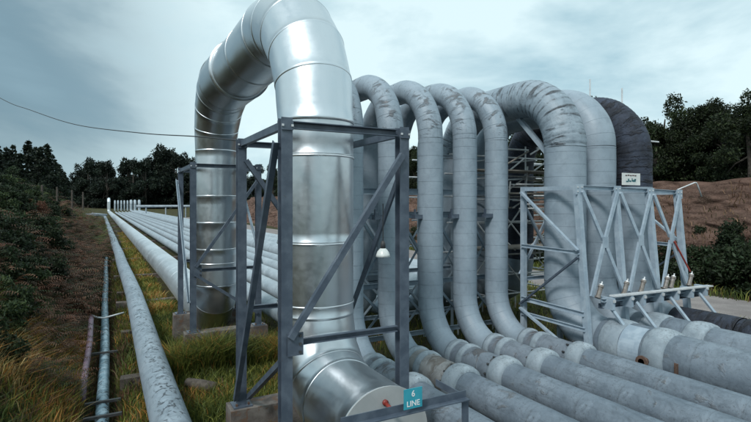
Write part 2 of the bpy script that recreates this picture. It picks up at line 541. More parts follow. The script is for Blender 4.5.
def height(x, y):
    x = np.asarray(x, float); y = np.asarray(y, float)
    foot = -0.62 + 0.12*fbm(y, y*0.3, 3, 4.0, 2)
    rise = np.clip(foot - x, 0, None)
    bank = 0.86*rise - 0.03*np.clip(rise-2, 0, None)**2
    bank = np.where(rise > 7, 4.75 + 0.05*(rise-7), np.minimum(bank, 4.75 + 0.03*rise))
    bank = bank * (1 - 0.75*sstep(60, 130, y)) * sstep(-12, -2, y*1.0+6)
    z = bank + np.where(rise > 0, np.minimum(rise, 1.5)*0.22*fbm(x, y, 5, 1.4, 4), 0)
    # drain beside the corridor
    z = z - 0.46*np.exp(-((x+0.08)/0.36)**4)*sstep(80, 40, y)
    z = z + 0.03*fbm(x, y, 8, 1.1, 4)*np.where(x > 0.4, 1, 0.5)
    z = np.where(x > 17.5, z*np.clip((20-x)/2.5, 0.0, 1), z)
    # rising ground well beyond the cut bank on the right
    z = z + 4.9*sstep(28.6, 31.6, x)
    far = sstep(160, 260, y)
    z = z*(1-far) + far*2.0*(1 + 0.5*fbm(x, y, 11, 60, 2))
    return z


def axis_coords(fine_a, fine_b, step, far_a, far_b):
    core = np.arange(fine_a, fine_b+1e-6, step)
    lo = [fine_a]; s = step
    while lo[-1] > far_a:
        s *= 1.28; lo.append(lo[-1]-s)
    hi = [fine_b]; s = step
    while hi[-1] < far_b:
        s *= 1.28; hi.append(hi[-1]+s)
    return np.concatenate([np.array(lo[1:][::-1]), core, np.array(hi[1:])])


def grid_mesh(name, xs, ys, zf, mat, smooth=True, kind='structure', parent=None):
    gx, gy = np.meshgrid(xs, ys)
    z = zf(gx, gy)
    if isinstance(z, tuple): gx, gy, z = z
    v = np.stack([gx, gy, z], -1).reshape(-1, 3)
    nx, ny = len(xs), len(ys)
    i = np.arange(nx*ny).reshape(ny, nx)
    f = np.stack([i[:-1, :-1], i[:-1, 1:], i[1:, 1:], i[1:, :-1]], -1).reshape(-1, 4)
    o = obj(name, v, f, mat, parent, smooth)
    if parent is None: o['kind'] = kind
    return o


xs = axis_coords(-9, 19, 0.16, -900, 1500)
ys = axis_coords(2, 46, 0.22, -700, 2500)
grid_mesh('ground', xs, ys, height, M['ground'])

# gravel track beside the corridor
rx = np.linspace(18.6, 23.2, 12); ry = np.linspace(-30, 150, 120)
grid_mesh('road', rx, ry, lambda x, y: (x + 0.25*np.sin(y*0.21) + (x-20.9)*0.08*np.sin(y*0.13), y, 0.03 + 0.02*np.cos((x-20.9)*1.6) + 0.006*fbm(x, y, 4, 0.7, 3)), M['road'])


# cut earth bank: t runs up the face
def bank_face(t, y):
    base = 25.2 + 0.7*fbm(y, y*0, 21, 9, 3)
    z = -0.2 + 5.6*t
    x = base + 5.0*t**1.15 + 0.32*fbm(y, z*2.2, 22, 2.0, 4)*np.sin(np.pi*np.clip(t, 0.02, 1))**0.5
    x = x + 0.10*fbm(y*1.3, z*3.0, 27, 0.55, 4) + 0.08*np.abs(fbm(y, z*2.5, 28, 0.8, 3))
    x = x + 0.07*np.sin(z*5.2 + 0.35*fbm(y, z, 23, 2, 3)*4)
    return x, y, z + 0.18*fbm(y, t*4, 24, 3.0, 3)


bt = np.linspace(0, 1, 70); by = np.linspace(-16, 120, 900)
grid_mesh('earth_bank', bt, by, lambda t, y: bank_face(t, y), M['earth'])


# ------------------------------------------------------------------ pipes
def sweep(path, radii, nseg, X, v0=0.0, rj=0.0, seed=0):
    """path: (n,2) of (Y,Z) in a plane X = const; X may be an array along the path."""
    path = np.asarray(path, float)
    n = len(path)
    t = np.gradient(path, axis=0); t /= np.linalg.norm(t, axis=1)[:, None]
    O = np.stack([-t[:, 1], t[:, 0]], 1)          # outer/top side
    seg = np.linalg.norm(np.diff(path, axis=0), axis=1)
    vv = v0 + np.concatenate([[0], np.cumsum(seg)])
    th = np.arange(nseg+1)/nseg*2*np.pi
    rr = np.asarray(radii, float) if hasattr(radii, '__len__') else np.full(n, radii)
    rad = np.repeat(rr[:, None], nseg+1, 1)
    if rj:
        TH, VV = np.meshgrid(th, vv)
        rad = rad * (1 + rj*fbm(VV*3.0, np.sin(TH)*2.0 + 0*VV, seed, 0.9, 3) + rj*0.6*fbm(VV*2, np.cos(TH)*2.0, seed+1, 0.6, 3))
    Xa = np.asarray(X, float) if hasattr(X, '__len__') else np.full(n, X)
    px = Xa[:, None] + rad*np.cos(th)
    py = path[:, None, 0] + rad*np.sin(th)*O[:, None, 0]
    pz = path[:, None, 1] + rad*np.sin(th)*O[:, None, 1]
    P = np.stack([px, py, pz], -1).reshape(-1, 3)
    k = nseg+1
    i = np.arange(n*k).reshape(n, k)
    f = np.stack([i[:-1, :-1], i[:-1, 1:], i[1:, 1:], i[1:, :-1]], -1).reshape(-1, 4)
    U = np.tile(th/(2*np.pi), n); V = np.repeat(vv, k)
    uvs = np.stack([U, V], -1)[f.ravel()]
    return P, f, uvs, vv[-1]


def line(a, b, step):
    a, b = np.array(a, float), np.array(b, float)
    n = max(2, int(np.linalg.norm(b-a)/step)+1)
    return a + (b-a)*np.linspace(0, 1, n)[:, None]


def arc(c, r, a0, a1, n):
    a = np.radians(np.linspace(a0, a1, n))
    return np.stack([c[0]+r*np.cos(a), c[1]+r*np.sin(a)], -1)


def collar(name, X, Y, z, prof, mat, parent, nseg=36, seed=0, rj=0.006):
    """revolve prof [(dy, radius)] about a Y-directed axis"""
    path = np.array([(Y+dy, z) for dy, _ in prof]); rad = np.array([r for _, r in prof])
    n = len(prof)
    th = np.arange(nseg+1)/nseg*2*np.pi
    rr = rad[:, None]*(1 + rj*fbm(path[:, 0][:, None]*4, np.sin(th)[None]*3, seed, 0.7, 3))
    P = np.stack([X+rr*np.cos(th), np.repeat(path[:, 0][:, None], nseg+1, 1), z+rr*np.sin(th)], -1).reshape(-1, 3)
    k = nseg+1
    i = np.arange(n*k).reshape(n, k)
    f = np.stack([i[:-1, :-1], i[:-1, 1:], i[1:, 1:], i[1:, :-1]], -1).reshape(-1, 4)
    U = np.tile(th/(2*np.pi), n); V = np.repeat(path[:, 0], k)
    return obj(name, P, f, mat, parent, True, np.stack([U, V], -1)[f.ravel()])


ZC = CAM_Z


def veer(Y):
    """the whole corridor swings a little left beyond the loops"""
    return -0.012*np.clip(np.asarray(Y, float)-25.0, 0, None)


def loop_pipe(label, X, r, Yn, s, Rb, L, zn, zf, Re, mats, parent_y, far_loop, group, rj=0.012, near_end=-14.0, seed=0, nseg=40):
    """one line: near ground run, elbow, riser, arch, riser, elbow, run to the far loop."""
    T = thing('steam_pipeline', (X, Yn, zn), label, 'pipeline', group)
    s_ = ZC + s
    Yf = Yn + 2*Rb + L
    secs = [
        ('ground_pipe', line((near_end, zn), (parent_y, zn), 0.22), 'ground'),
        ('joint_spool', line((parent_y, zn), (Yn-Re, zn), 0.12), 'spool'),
        ('elbow', arc((Yn-Re, zn+Re), Re, -90, 0, 16), 'pipe'),
        ('riser', line((Yn, zn+Re), (Yn, s_), 0.18), 'pipe'),
        ('arch', np.concatenate([arc((Yn+Rb, s_), Rb, 180, 90, 72 if 'ridge' in mats else 24), line((Yn+Rb, s_+Rb), (Yn+Rb+L, s_+Rb), 0.035 if 'ridge' in mats else 0.12)[1:-1],
                                 arc((Yn+Rb+L, s_), Rb, 90, 0, 72 if 'ridge' in mats else 24)]), 'arch'),
        ('riser', line((Yf, s_), (Yf, zf+Re), 0.25), 'pipe'),
        ('elbow', arc((Yf+Re, zf+Re), Re, 180, 270, 12), 'pipe'),
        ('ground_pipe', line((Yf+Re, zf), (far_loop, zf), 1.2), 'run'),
    ]
    if 'top' in mats:
        zs_ = ZC + 0.45
        secs[3:4] = [('riser', line((Yn, zn+Re), (Yn, zs_), 0.18), 'pipe'), ('riser', line((Yn, zs_), (Yn, s_), 0.18), 'top')]
        secs[6] = (secs[6][0], secs[6][1], 'top')
    v = 0.0
    for k, (nm, p, mk) in enumerate(secs):
        far = k == len(secs)-1
        rad = r*1.06 if mk == 'spool' else r
        if mk == 'arch' and 'ridge' in mats:
            sl = np.concatenate([[0], np.cumsum(np.linalg.norm(np.diff(p, axis=0), axis=1))]) + v
            rad = r*(1 + 0.022*np.sin(sl/0.2*2*np.pi + 1.3*np.sin(sl*1.7))**2*0.8)
        P, f, uv, v = sweep(p, rad, 24 if far else nseg, X + veer(p[:, 0]), v, rj*(2 if mk == 'arch' else 1), seed+k)
        obj(nm, P, f, mats[mk], T, True, uv)
    # the next expansion loop, far down the line
    Rl = 1.3
    top = ZC + 1.05 + (0.25 if r > 0.4 else 0) - Rl - r
    yl = far_loop
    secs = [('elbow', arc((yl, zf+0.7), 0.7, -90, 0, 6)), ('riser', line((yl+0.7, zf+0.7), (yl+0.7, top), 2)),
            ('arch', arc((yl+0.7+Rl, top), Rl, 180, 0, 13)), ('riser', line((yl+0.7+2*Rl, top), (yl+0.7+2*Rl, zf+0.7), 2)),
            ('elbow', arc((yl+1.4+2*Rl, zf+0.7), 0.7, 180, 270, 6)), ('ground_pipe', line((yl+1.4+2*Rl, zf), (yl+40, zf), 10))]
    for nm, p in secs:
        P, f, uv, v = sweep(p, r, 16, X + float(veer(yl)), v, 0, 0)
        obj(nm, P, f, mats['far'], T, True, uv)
    return T


base_m = {'ground': M['pipe_ground'], 'spool': M['pipe_spool'], 'pipe': M['pipe'], 'arch': M['pipe_arch'], 'far': M['pipe_pale_skylit'], 'run': M['pipe_pale_skylit']}
FAR = 214.0
GRP = 'steam pipelines with vertical loops'
small_X = [4.80, 5.88, 6.96, 8.04, 9.12]
small_labels = [
    'grey lagged pipeline whose riser stands just behind the shiny clad loop',
    'grey lagged pipeline with brown stained joint and the lamp hanging before its riser',
    'third small grey looped pipeline, its riser right of the frame post and sky gap',
    'grey looped pipeline between the third and fifth small arches',
    'fifth small grey looped pipeline, nearest to the thick ribbed arch',
]
for i, X in enumerate(small_X):
    r = 0.303
    z = ZC - 3.43
    T = loop_pipe(small_labels[i], X, r, 10.17 + 0.04*math.sin(i*2.1), 1.60 + 0.04*math.cos(i*1.7), 1.39, 0.52, z, z, 1.12,
                  dict(base_m, spool=M['pipe_brown']) if i == 1 else base_m, 7.5, FAR + (i % 2)*0.5, GRP, seed=10*i)
    # clamped collars at the elbow and the bulbous coupling
    e = 0.045
    for Yc in (9.02, 8.62):
        collar('collar', X, Yc, z, [(0.09, r*1.04), (0.085, r*1.17), (0.03, r*1.20), (-0.05, r*1.19), (-0.085, r*1.15), (-0.09, r*1.03)], M['coupling'], T, seed=i)
    prof = [(0.20, r*0.98), (0.195, r*1.13), (0.175, r*1.22), (0.12, r*1.28), (0.02, r*1.30), (-0.09, r*1.29), (-0.15, r*1.24), (-0.18, r*1.15), (-0.19, r*1.0)]
    collar('coupling', X, 7.52 + 0.06*math.sin(i*3), z, prof, M['coupling'], T, seed=i+5, rj=0.012)
    for k in range(5):
        a = R(35 + 32*k + 5*i)
        c = Vector((X + math.cos(a)*r*1.16, 7.70, z + math.sin(a)*r*1.16))
        v_, f_ = tube([c, c + Vector((0, 0.05, 0))], 0.022, 6)
        obj('bolt', v_, f_, M['dark_iron'], T)
    # welded shoe bracket and U-strap where the riser passes the trestle
    zz = ZC - 0.33
    mb = MB()
    mb.add(*boxm(X-0.34, 10.12, zz, 0.34, 0.16, 0.10)); mb.add(*boxm(X-0.46, 10.12, zz+0.10, 0.035, 0.05, 0.16))
    mb.build('guide_bracket', M['steel'], T)
    v_, f_ = boxm(X, 9.3, 0.22, 0.34, 0.4, 0.3)
    obj('pipe_shoe', v_, f_, M['dark_iron'], T)

big = [
    # X, r, Yn, s, Rb, L, label, mats
    (10.35, 0.51, 9.01, 1.41, 1.50, 1.60, 'thick pale grey pipeline with dark ribbed bands round its arch', dict(base_m, ridge=1, arch=M['pipe_ribbed'], spool=M['pipe_ground'])),
    (11.70, 0.505, 9.15, 1.50, 1.30, 1.85, 'thick smooth grey pipeline behind the ribbed arch, before the dark one', dict(base_m, arch=M['pipe'], spool=M['pipe_ground'])),
    (13.20, 0.495, 9.09, 1.27, 1.48, 1.50, 'thick dark blue-black pipeline with cracked lagging, last in the row', dict(base_m, ridge=1, arch=M['pipe_dark'], top=M['pipe_dark'], pipe=M['pipe'], ground=M['pipe_dark'], spool=M['pipe_dark'])),
]
for i, (X, r, Yn, s, Rb, L, lab, mats) in enumerate(big):
    z = ZC - 3.23
    T = loop_pipe(lab, X, r, Yn, s, Rb, L, z, z, 1.25, mats, 6.3, FAR, GRP, seed=200+10*i, rj=0.008, nseg=48)
    if i < 2:
        for Yc, w in ((7.38, 0.26), (6.38, 0.24)):
            prof = [(w, r*0.98), (w*0.98, r*1.07), (w*0.8, r*1.12), (w*0.3, r*1.145), (-w*0.4, r*1.145), (-w*0.8, r*1.11), (-w*0.98, r*1.05), (-w*1.02, r*0.98)]
            collar('coupling', X, Yc, z, prof, M['coupling'], T, nseg=44, seed=60+i, rj=0.02)
    if i == 2:
        for Yc in (7.4, 6.7, 6.0, 5.2):
            collar('band', X, Yc, z, [(0.2, r*0.99), (0.19, r*1.05), (-0.19, r*1.05), (-0.2, r*0.99)], M['pipe_dark'], T, seed=80)
    if i == 0:
        # flat access jacket between the two couplings
        P, f, uv, _ = sweep(line((6.64, z), (7.12, z), 0.16), r*1.09, 48, X, 0, 0)
        k = 49
        keep = [q for q in f.tolist() if 14 <= (q[0] % k) <= 27]
        ids = sorted({i for q in keep for i in q}); mp_ = {i: j for j, i in enumerate(ids)}
        obj('access_panel', P[ids], [tuple(mp_[i] for i in q) for q in keep], M['steel_light'], T, False)
        rod('valve_stem', (X-0.50, 6.44, z-0.02), (X-0.74, 6.44, z-0.02), 0.07, M['rust'], T, 10)
        v_, f_ = tube([(X-0.70, 6.44, z-0.02), (X-0.74, 6.44, z-0.02)], 0.13, 12); obj('flange', v_, f_, M['rust'], T)
        # strut from crown to riser
        beam('strut', (X, Yn+1.66, ZC+2.44), (X, Yn+0.42, ZC+1.16), p_box(0.11, 0.13), M['steel_light'], T, up=(1, 0, 0))


# ------------------------------------------------------------------ shiny clad loop (nearest)
AX, AR = 2.75, 0.56
AYN, AS, ARB, AL, ARF, ARC = 7.02, 1.17, 1.95, 4.25, 1.62, 0.64
ARD = 0.715
AYF = AYN + ARB + ARF + AL
ASF = AS + ARB - ARF
AZN, AZF = ZC - 2.64, ZC - 3.30
T = thing('steam_pipeline', (AX, AYN, AZN), 'large shiny aluminium clad pipe loop, nearest and tallest, inside blue-grey frames', 'pipeline', GRP)
CLAD_N = 96


def ripple(th, seed):
    g = np.random.default_rng(seed)
    return sum(g.uniform(0.4, 1)*np.sin(k*th + g.uniform(0, 6.28)) for k in (5, 8, 11, 14, 19))/5


def clad(path, lap=0.006, mat=None, name='cladding_section', r0=AR, r1=AR, dx=None, r_start=None):
    """one sheet section; its first end laps over its neighbour with a swaged bead"""
    path = np.asarray(path, float)
    d = (path[1]-path[0])/np.linalg.norm(path[1]-path[0])
    path = np.concatenate([path[:1], [path[0]+d*0.004, path[0]+d*0.035, path[0]+d*0.042], path[1:]])
    n = len(path)
    rad = np.linspace(r0, r1, n)
    rad[0] = r0-0.003 if r_start is None else r_start; rad[1] = r0+lap; rad[2] = r0+lap; rad[3] = r0+0.001
    P, f, uv, _ = sweep(path, rad, CLAD_N, AX if dx is None else AX + dx(path[:, 0]), random.uniform(0, 50), 0.0022, random.randint(0, 999))
    if dx is None:
        k = CLAD_N+1
        th = np.arange(k)/CLAD_N*2*np.pi
        Q = P.reshape(n, k, 3); cen = Q[:, :-1].mean(1)[:, None]
        env = np.sin(np.linspace(0, np.pi, n))**0.3
        Q = cen + (Q-cen)*(1 + 0.0045*ripple(th, random.randint(0, 9999))[None, :, None]*env[:, None, None])
        P = Q.reshape(-1, 3)
    return obj(name, P, f, mat or M['clad'], T, True, uv)


def mitre_section(c, rb, a0, a1, r0=AR, r1=AR, lap=0.007):
    """cylindrical gore between two mitre planes through the bend centre (Y,Z)"""
    am = (a0+a1)/2
    th = np.arange(CLAD_N+1)/CLAD_N*2*np.pi
    rows = []
    sp = [0.0, 0.012, 0.07, 0.085, 0.3, 0.5, 0.75, 1.0]
    rip = 0.0035*ripple(th, random.randint(0, 9999))
    for q, fr in enumerate(sp):
        a = a0 + (a1-a0)*fr
        rr = r0 + (r1-r0)*fr + (-0.003, lap, lap, 0.001, 0.002, 0.003, 0.002, 0.0)[q]
        rr = rr*(1 + rip*(0, 0, 0, .3, 1, 1, .7, 0)[q])
        rm = R(am); ra = R(a)
        ax = np.array([-math.sin(rm), math.cos(rm)])       # chord direction
        out = np.array([math.cos(rm), math.sin(rm)])
        base = np.array(c) + out*rb*math.cos(R(abs(a1-a0)/2))**0.5
        o_off = rr*np.sin(th)
        nvec = np.array([-math.sin(ra), math.cos(ra)])
        num = -((base-np.array(c)) @ nvec + (out @ nvec)*o_off)
        k = num/(ax @ nvec)
        rows.append(np.stack([AX + rr*np.cos(th), base[0] + out[0]*o_off + ax[0]*k, base[1] + out[1]*o_off + ax[1]*k], -1))
    P = np.concatenate(rows); kk = CLAD_N+1; n = len(rows)
    i = np.arange(n*kk).reshape(n, kk)
    f = np.stack([i[:-1, :-1], i[:-1, 1:], i[1:, 1:], i[1:, :-1]], -1).reshape(-1, 4)
    U = np.tile(th/(2*np.pi), n); V = np.repeat(np.array(sp)*0.6, kk) + random.uniform(0, 40)
    return obj('cladding_gore', P, f, M['clad'], T, True, np.stack([U, V], -1)[f.ravel()])


def hoop(Y, z, axis='z', r=AR+0.013, w=0.030):
    if axis == 'z':
        P, f, uv, _ = sweep([(Y, z-w/2), (Y, z-w/2+0.003), (Y, z+w/2-0.003), (Y, z+w/2)], [r-0.006, r, r, r-0.006], CLAD_N, AX)
    else:
        P, f, uv, _ = sweep([(Y-w/2, z), (Y-w/2+0.003, z), (Y+w/2-0.003, z), (Y+w/2, z)], [r-0.006, r, r, r-0.006], CLAD_N, AX)
    return obj('strap', P, f, M['band'], T, True, uv)


ERN = 1.0
# near end: straight stub, elbow gores, riser sheets
clad(line((4.92, AZN), (AYN-ERN-0.0, AZN), 0.2), 0.010)
for a in range(3):
    a0 = -90 + 30*a
    mitre_section((AYN-ERN, AZN+ERN), ERN, a0, a0+30)
zs = [AZN+ERN, 3.52, 4.77, ZC+AS]
for a, b in zip(zs[:-1], zs[1:]):
    clad(line((AYN, a), (AYN, b), 0.15))
for z in (2.64, 3.52, 4.77):
    hoop(AYN, z)
for k in range(5):
    mitre_section((AYN+ARB, ZC+AS), ARB, 180-18*k, 180-18*(k+1), AR+(ARC-AR)*k/5, AR+(ARC-AR)*(k+1)/5)
zt = ZC + AS + ARB
for k in range(3):
    ra_, rb_ = ((ARC, ARC), (ARC, ARC+0.02), (ARD, ARD))[k]
    clad(line((AYN+ARB+AL*k/3, zt), (AYN+ARB+AL*(k+1)/3, zt), 0.2), 0.010, r0=ra_, r1=rb_, r_start=ARC if k == 2 else None)
for k in range(4):
    mitre_section((AYN+ARB+AL, ZC+ASF), ARF, 90-22.5*k, 90-22.5*(k+1), ARD+(AR-ARD)*k/4, ARD+(AR-ARD)*(k+1)/4)
zs = [ZC+ASF, 4.3, 3.55, 2.8, AZF+ERN]
for a, b in zip(zs[:-1], zs[1:]):
    clad(line((AYF, a), (AYF, b), 0.2))
for z in (4.3, 3.55, 2.8, 2.4):
    hoop(AYF, z, w=0.035)
for a in range(3):
    a0 = 180 + 30*a
    mitre_section((AYF+ERN, AZF+ERN), ERN, a0, a0+30)
# weathered lower lagging patch on the far elbow is plain brown sheet
y = AYF + ERN
while y < FAR:
    st = 1.2 if y < 45 else 8.0
    clad(line((y, AZF), (min(y+st, FAR), AZF), st/2), 0.002, mat=M['clad_dull'], dx=veer)
    y += st
for nm, p in (('elbow', arc((FAR, AZF+0.7), 0.7, -90, 0, 6)), ('riser', line((FAR+0.7, AZF+0.7), (FAR+0.7, ZC+0.3), 1)),
              ('arch', arc((FAR+1.9, ZC+0.3), 1.2, 180, 0, 13)), ('riser', line((FAR+3.1, ZC+0.3), (FAR+3.1, AZF+0.7), 1)),
              ('ground_pipe', line((FAR+3.8, AZF), (FAR+40, AZF), 10))):
    P, f, uv, _ = sweep(p, AR, 20, AX + float(veer(FAR)), 0)
    obj(nm, P, f, M['band'], T, True, uv)
# end plate of the cladding with the bare pipe leaving through it
th = np.arange(48)/48*2*math.pi
ring = [(AX+0.575*math.cos(a), 4.925, AZN+0.575*math.sin(a)) for a in th] + [(AX+0.575*math.cos(a), 4.905, AZN+0.575*math.sin(a)) for a in th]
fc = [(i, (i+1) % 48, 48+(i+1) % 48, 48+i) for i in range(48)] + [tuple(range(48)), tuple(range(95, 47, -1))]
obj('end_plate', ring, fc, M['endplate'], T)
P, f, uv, _ = sweep(line((-14, AZN-0.14), (4.904, AZN-0.14), 0.4), 0.30, 32, AX, 0, 0.006, 4)
obj('ground_pipe', P, f, M['pipe_ground'], T, True, uv)
lv = thing('valve_lever', (AX+0.02, 4.9, AZN+0.36), 'red lever sticking out of the shiny pipe end plate beside the teal sign', 'lever')
va, fa = tube([(AX+0.0, 4.90, AZN+0.40), (AX+0.03, 4.72, AZN+0.33)], [0.020, 0.028], 10)
obj('grip', va, fa, M['red'], lv, True)
va, fa = tube([(AX+0.0, 4.904, AZN+0.40), (AX+0.0, 4.88, AZN+0.40)], 0.035, 10)
obj('boss', va, fa, M['red'], lv, True)


# ------------------------------------------------------------------ frames round the clad loop
def pipe_frame(label, Yf, Yb, near):
    xl, xr = 1.92, 3.59
    zb, zm, zt = 0.82, 2.38, 5.09
    T = thing('guide_frame', ((xl+xr)/2, (Yf+Yb)/2, zb), label, 'frame', 'frames round the clad loop')
    S = M['steel']
    I = p_I(0.14, 0.145)
    for x in (xl, xr):
        for y in (Yf, Yb):
            zb_ = zb if not (near and y == Yf) else 0.62
            beam('post', (x, y, zb_+0.02), (x, y, zt+0.05), I, S, T, up=(0, 1, 0))
            v, f = boxm(x, y, zb_+0.012, 0.3, 0.3, 0.024); obj('base_plate', v, f, S, T)
    C = p_C(0.07, 0.095)
    e = 0.085
    for y in (Yf, Yb):
        beam('top_beam', (xl+e, y, zt-0.03), (xr-e, y, zt-0.03), C, S, T)
        beam('middle_beam', (xl+e, y, zm), (xr-e, y, zm), p_C(0.06, 0.08), S, T)
    for x in (xl, xr):
        beam('top_beam', (x, Yf+e, zt-0.03), (x, Yb-e, zt-0.03), C, S, T)
    A = p_angle(0.075)
    o = 0.10
    if near:
        beam('brace', (xr-0.05, Yf-o, zt-0.33), (xl+0.03, Yf-o, zm+0.08), A, S, T, up=(0, 1, 0))
        beam('brace', (xr+o, Yf+0.05, zt-0.40), (xr+o, Yb, 1.60), p_angle(0.09), S, T, up=(1, 0, 0))
        beam('brace', (xl-o, Yb-0.05, zb+0.12), (xl-o, Yf+0.05, zt-0.24), A, S, T, up=(1, 0, 0))
        beam('brace', (xl+o, Yb-0.05, zb+0.12), (xl+o, Yf+0.05, zm-0.12), A, S, T, up=(1, 0, 0))
        beam('brace', (xl+0.05, Yb-o, zt-0.30), (xr-0.05, Yb-o, zm+0.2), A, S, T, up=(0, 1, 0))
    else:
        beam('brace', (xr-0.05, Yf-o, zt-0.40), (xl+0.05, Yf-o, zm+0.10), A, S, T, up=(0, 1, 0))
        beam('brace', (xl+0.05, Yf-o, zm-0.10), (xr-0.05, Yf-o, zb+0.35), A, S, T, up=(0, 1, 0))
        beam('brace', (xr+o, Yb, zt-0.30), (xr+o, Yf, zm+0.1), A, M['steel_light'], T, up=(1, 0, 0))
        beam('brace', (xl-o, Yb, zt-0.30), (xl-o, Yf, zm-0.8), A, M['steel_light'], T, up=(1, 0, 0))
    for (x, y) in ((xl, Yf),):
        v, f = boxm(x + (0.10 if x < 2.5 else -0.10), Yf-0.088, zm, 0.20, 0.012, 0.28); obj('gusset_plate', v, f, S, T)
        for dz in (-0.1, 0, 0.1):
            v, f = boxm(x + (0.16 if x < 2.5 else -0.16), Yf-0.102, zm+dz, 0.03, 0.016, 0.03); obj('bolt', v, f, M['dark_iron'], T)
    for x in (xl, xr):
        for y in (Yf, Yb):
            v, f = boxm(x, y-0.086, zt-0.05, 0.15, 0.010, 0.11); obj('splice_plate', v, f, S, T)
            for dx in (-0.06, 0.06):
                v, f = boxm(x+dx, y-0.097, zt-0.05, 0.026, 0.014, 0.026); obj('bolt', v, f, M['galv'], T)
                v, f = boxm(x+dx*1.6, y-0.1, (zb if not (near and y == Yf) else 0.62)+0.04, 0.03, 0.03, 0.04); obj('anchor_bolt', v, f, M['rust'], T)
    # concrete under each pair of posts
    for y in (Yf, Yb):
        top = 0.82 if not (near and y == Yf) else 0.62
        g = thing('concrete_plinth', ((xl+xr)/2, y, 0), {True: {Yf: 'concrete plinth under the front posts of the near frame', Yb: 'stained white-splashed concrete plinth under the rear posts of the near frame'},
                                                           False: {Yf: 'rust-stained concrete plinth under the front posts of the far frame', Yb: 'concrete plinth under the rear posts of the far frame'}}[near][y], 'plinth')
        v, f = boxm((xl+xr)/2, y, top/2-0.1, xr-xl+0.42, 0.42, top+0.2)
        v = [(a+random.uniform(-.015, .015), b+random.uniform(-.015, .015), c if c > 0.3 else c) for a, b, c in v]
        obj('block', v, f, M['concrete'], g)
    return T


pipe_frame('blue-grey braced steel frame round the near leg of the shiny pipe', 5.92, 8.20, True)
pipe_frame('blue-grey braced steel frame round the far leg of the shiny pipe', 13.4, 15.85, False)

# low angle-iron stand with the line sign
T = thing('sign_stand', (2.7, 4.3, 0), 'low dark steel rail carrying the teal sign in front of the pipe end', 'rail')
beam('rail', (1.95, 4.30, 2.02), (3.44, 4.30, 2.02), p_angle(0.085, 0.012), M['steel'], T)
for x in (1.98, 3.41):
    beam('post', (x, 4.345, 0.02), (x, 4.345, 1.97), p_angle(0.085, 0.012), M['steel'], T, up=(0, 1, 0))
beam('rail', (3.44, 4.36, 1.99), (3.44, 4.85, 1.99), p_angle(0.075, 0.012), M['steel'], T)
T = thing('line_sign', (2.70, 4.24, 2.05), 'small teal sign with white lettering reading LINE on the low rail', 'sign')
v, f = boxm(2.70, 4.24, 2.145, 0.215, 0.008, 0.20); obj('plate', v, f, M['sign_teal'], T)


def lettering(txt, size, loc, mat, parent, rot=(R(90), 0, 0), name='lettering'):
    cu = bpy.data.curves.new(name, 'FONT'); cu.body = txt; cu.size = size; cu.extrude = 0.001
    cu.align_x = 'CENTER'; cu.offset = size*0.012
    ob = bpy.data.objects.new('t', cu); COL.objects.link(ob)
    dg = bpy.context.evaluated_depsgraph_get()
    me = bpy.data.meshes.new_from_object(ob.evaluated_get(dg))
    bpy.data.objects.remove(ob); bpy.data.curves.remove(cu)
    me.name = name
    me.materials.clear(); me.materials.append(mat)
    o = bpy.data.objects.new(name, me); COL.objects.link(o); o.parent = parent
    o.location = Vector(loc) - ORIGIN[parent]; o.rotation_euler = rot
    ORIGIN[o] = ORIGIN[parent]
    return o


lettering('6', 0.085, (2.70, 4.234, 2.165), M['white_paint'], T)
lettering('LINE', 0.078, (2.70, 4.234, 2.07), M['white_paint'], T)

# hanging lamp
p = at(383, 207, 7.39)
T = thing('hanging_lamp', (p.x, p.y, p.z - 0.75), 'small hanging lamp with white enamel shade in front of a grey riser', 'lamp')
zt = p.z
rod('cord', (p.x, p.y, zt-0.52), (p.x, p.y, zt+0.05), 0.007, M['cable'], T, 6)
va, fa = tube([(p.x, p.y, zt-0.50), (p.x, p.y, zt-0.54), (p.x, p.y, zt-0.62)], [0.02, 0.036, 0.04], 14)
obj('socket', va, fa, M['dark_iron'], T, True)
prof = [(0.04, -0.61), (0.062, -0.63), (0.085, -0.66), (0.10, -0.70), (0.108, -0.735), (0.102, -0.735), (0.09, -0.69), (0.06, -0.645), (0.03, -0.625)]
vv, ff = [], []
for (rr, dz) in prof:
    vv += [(p.x+rr*math.cos(2*math.pi*k/24), p.y+rr*math.sin(2*math.pi*k/24), zt+dz) for k in range(24)]
for i in range(len(prof)-1):
    for k in range(24): ff.append((i*24+k, i*24+(k+1) % 24, (i+1)*24+(k+1) % 24, (i+1)*24+k))
obj('lamp_shade', vv, ff, M['enamel'], T, True)
va, fa = tube([(p.x, p.y, zt-0.63), (p.x, p.y, zt-0.67), (p.x, p.y, zt-0.71), (p.x, p.y, zt-0.74), (p.x, p.y, zt-0.755)], [0.015, 0.03, 0.038, 0.028, 0.008], 14)
obj('bulb', va, fa, M['glass'], T, True)

# overhead cable to the frame
ctrl = [(241, 141, 8.1), (195, 136.5, 10.2), (140, 133, 12.8), (75, 124.5, 16.5), (30, 110, 19.5), (0, 98, 21.5), (-60, 62, 25), (-140, 0, 30)]
cp = [at(*c) for c in ctrl]
pts = []
for i in range(len(cp)-1):
    p0, p1, p2, p3 = cp[max(i-1, 0)], cp[i], cp[i+1], cp[min(i+2, len(cp)-1)]
    for k in range(8):
        t = k/8
        pts.append(0.5*((2*p1) + (p2-p0)*t + (2*p0-5*p1+4*p2-p3)*t*t + (3*p1-p0-3*p2+p3)*t**3))
pts.append(cp[-1])
T = thing('overhead_cable', cp[0], 'thin black overhead cable sagging across the sky to the steel frame', 'cable')
v, f = tube(pts, 0.013, 6); obj('wire', v, f, M['cable'], T)
q = cp[0]
va, fa = tube([q, q+Vector((0.03, -0.02, 0.0)), q+Vector((0.07, -0.04, 0))], [0.02, 0.035, 0.02], 8); obj('insulator', va, fa, M['porcelain'], T)


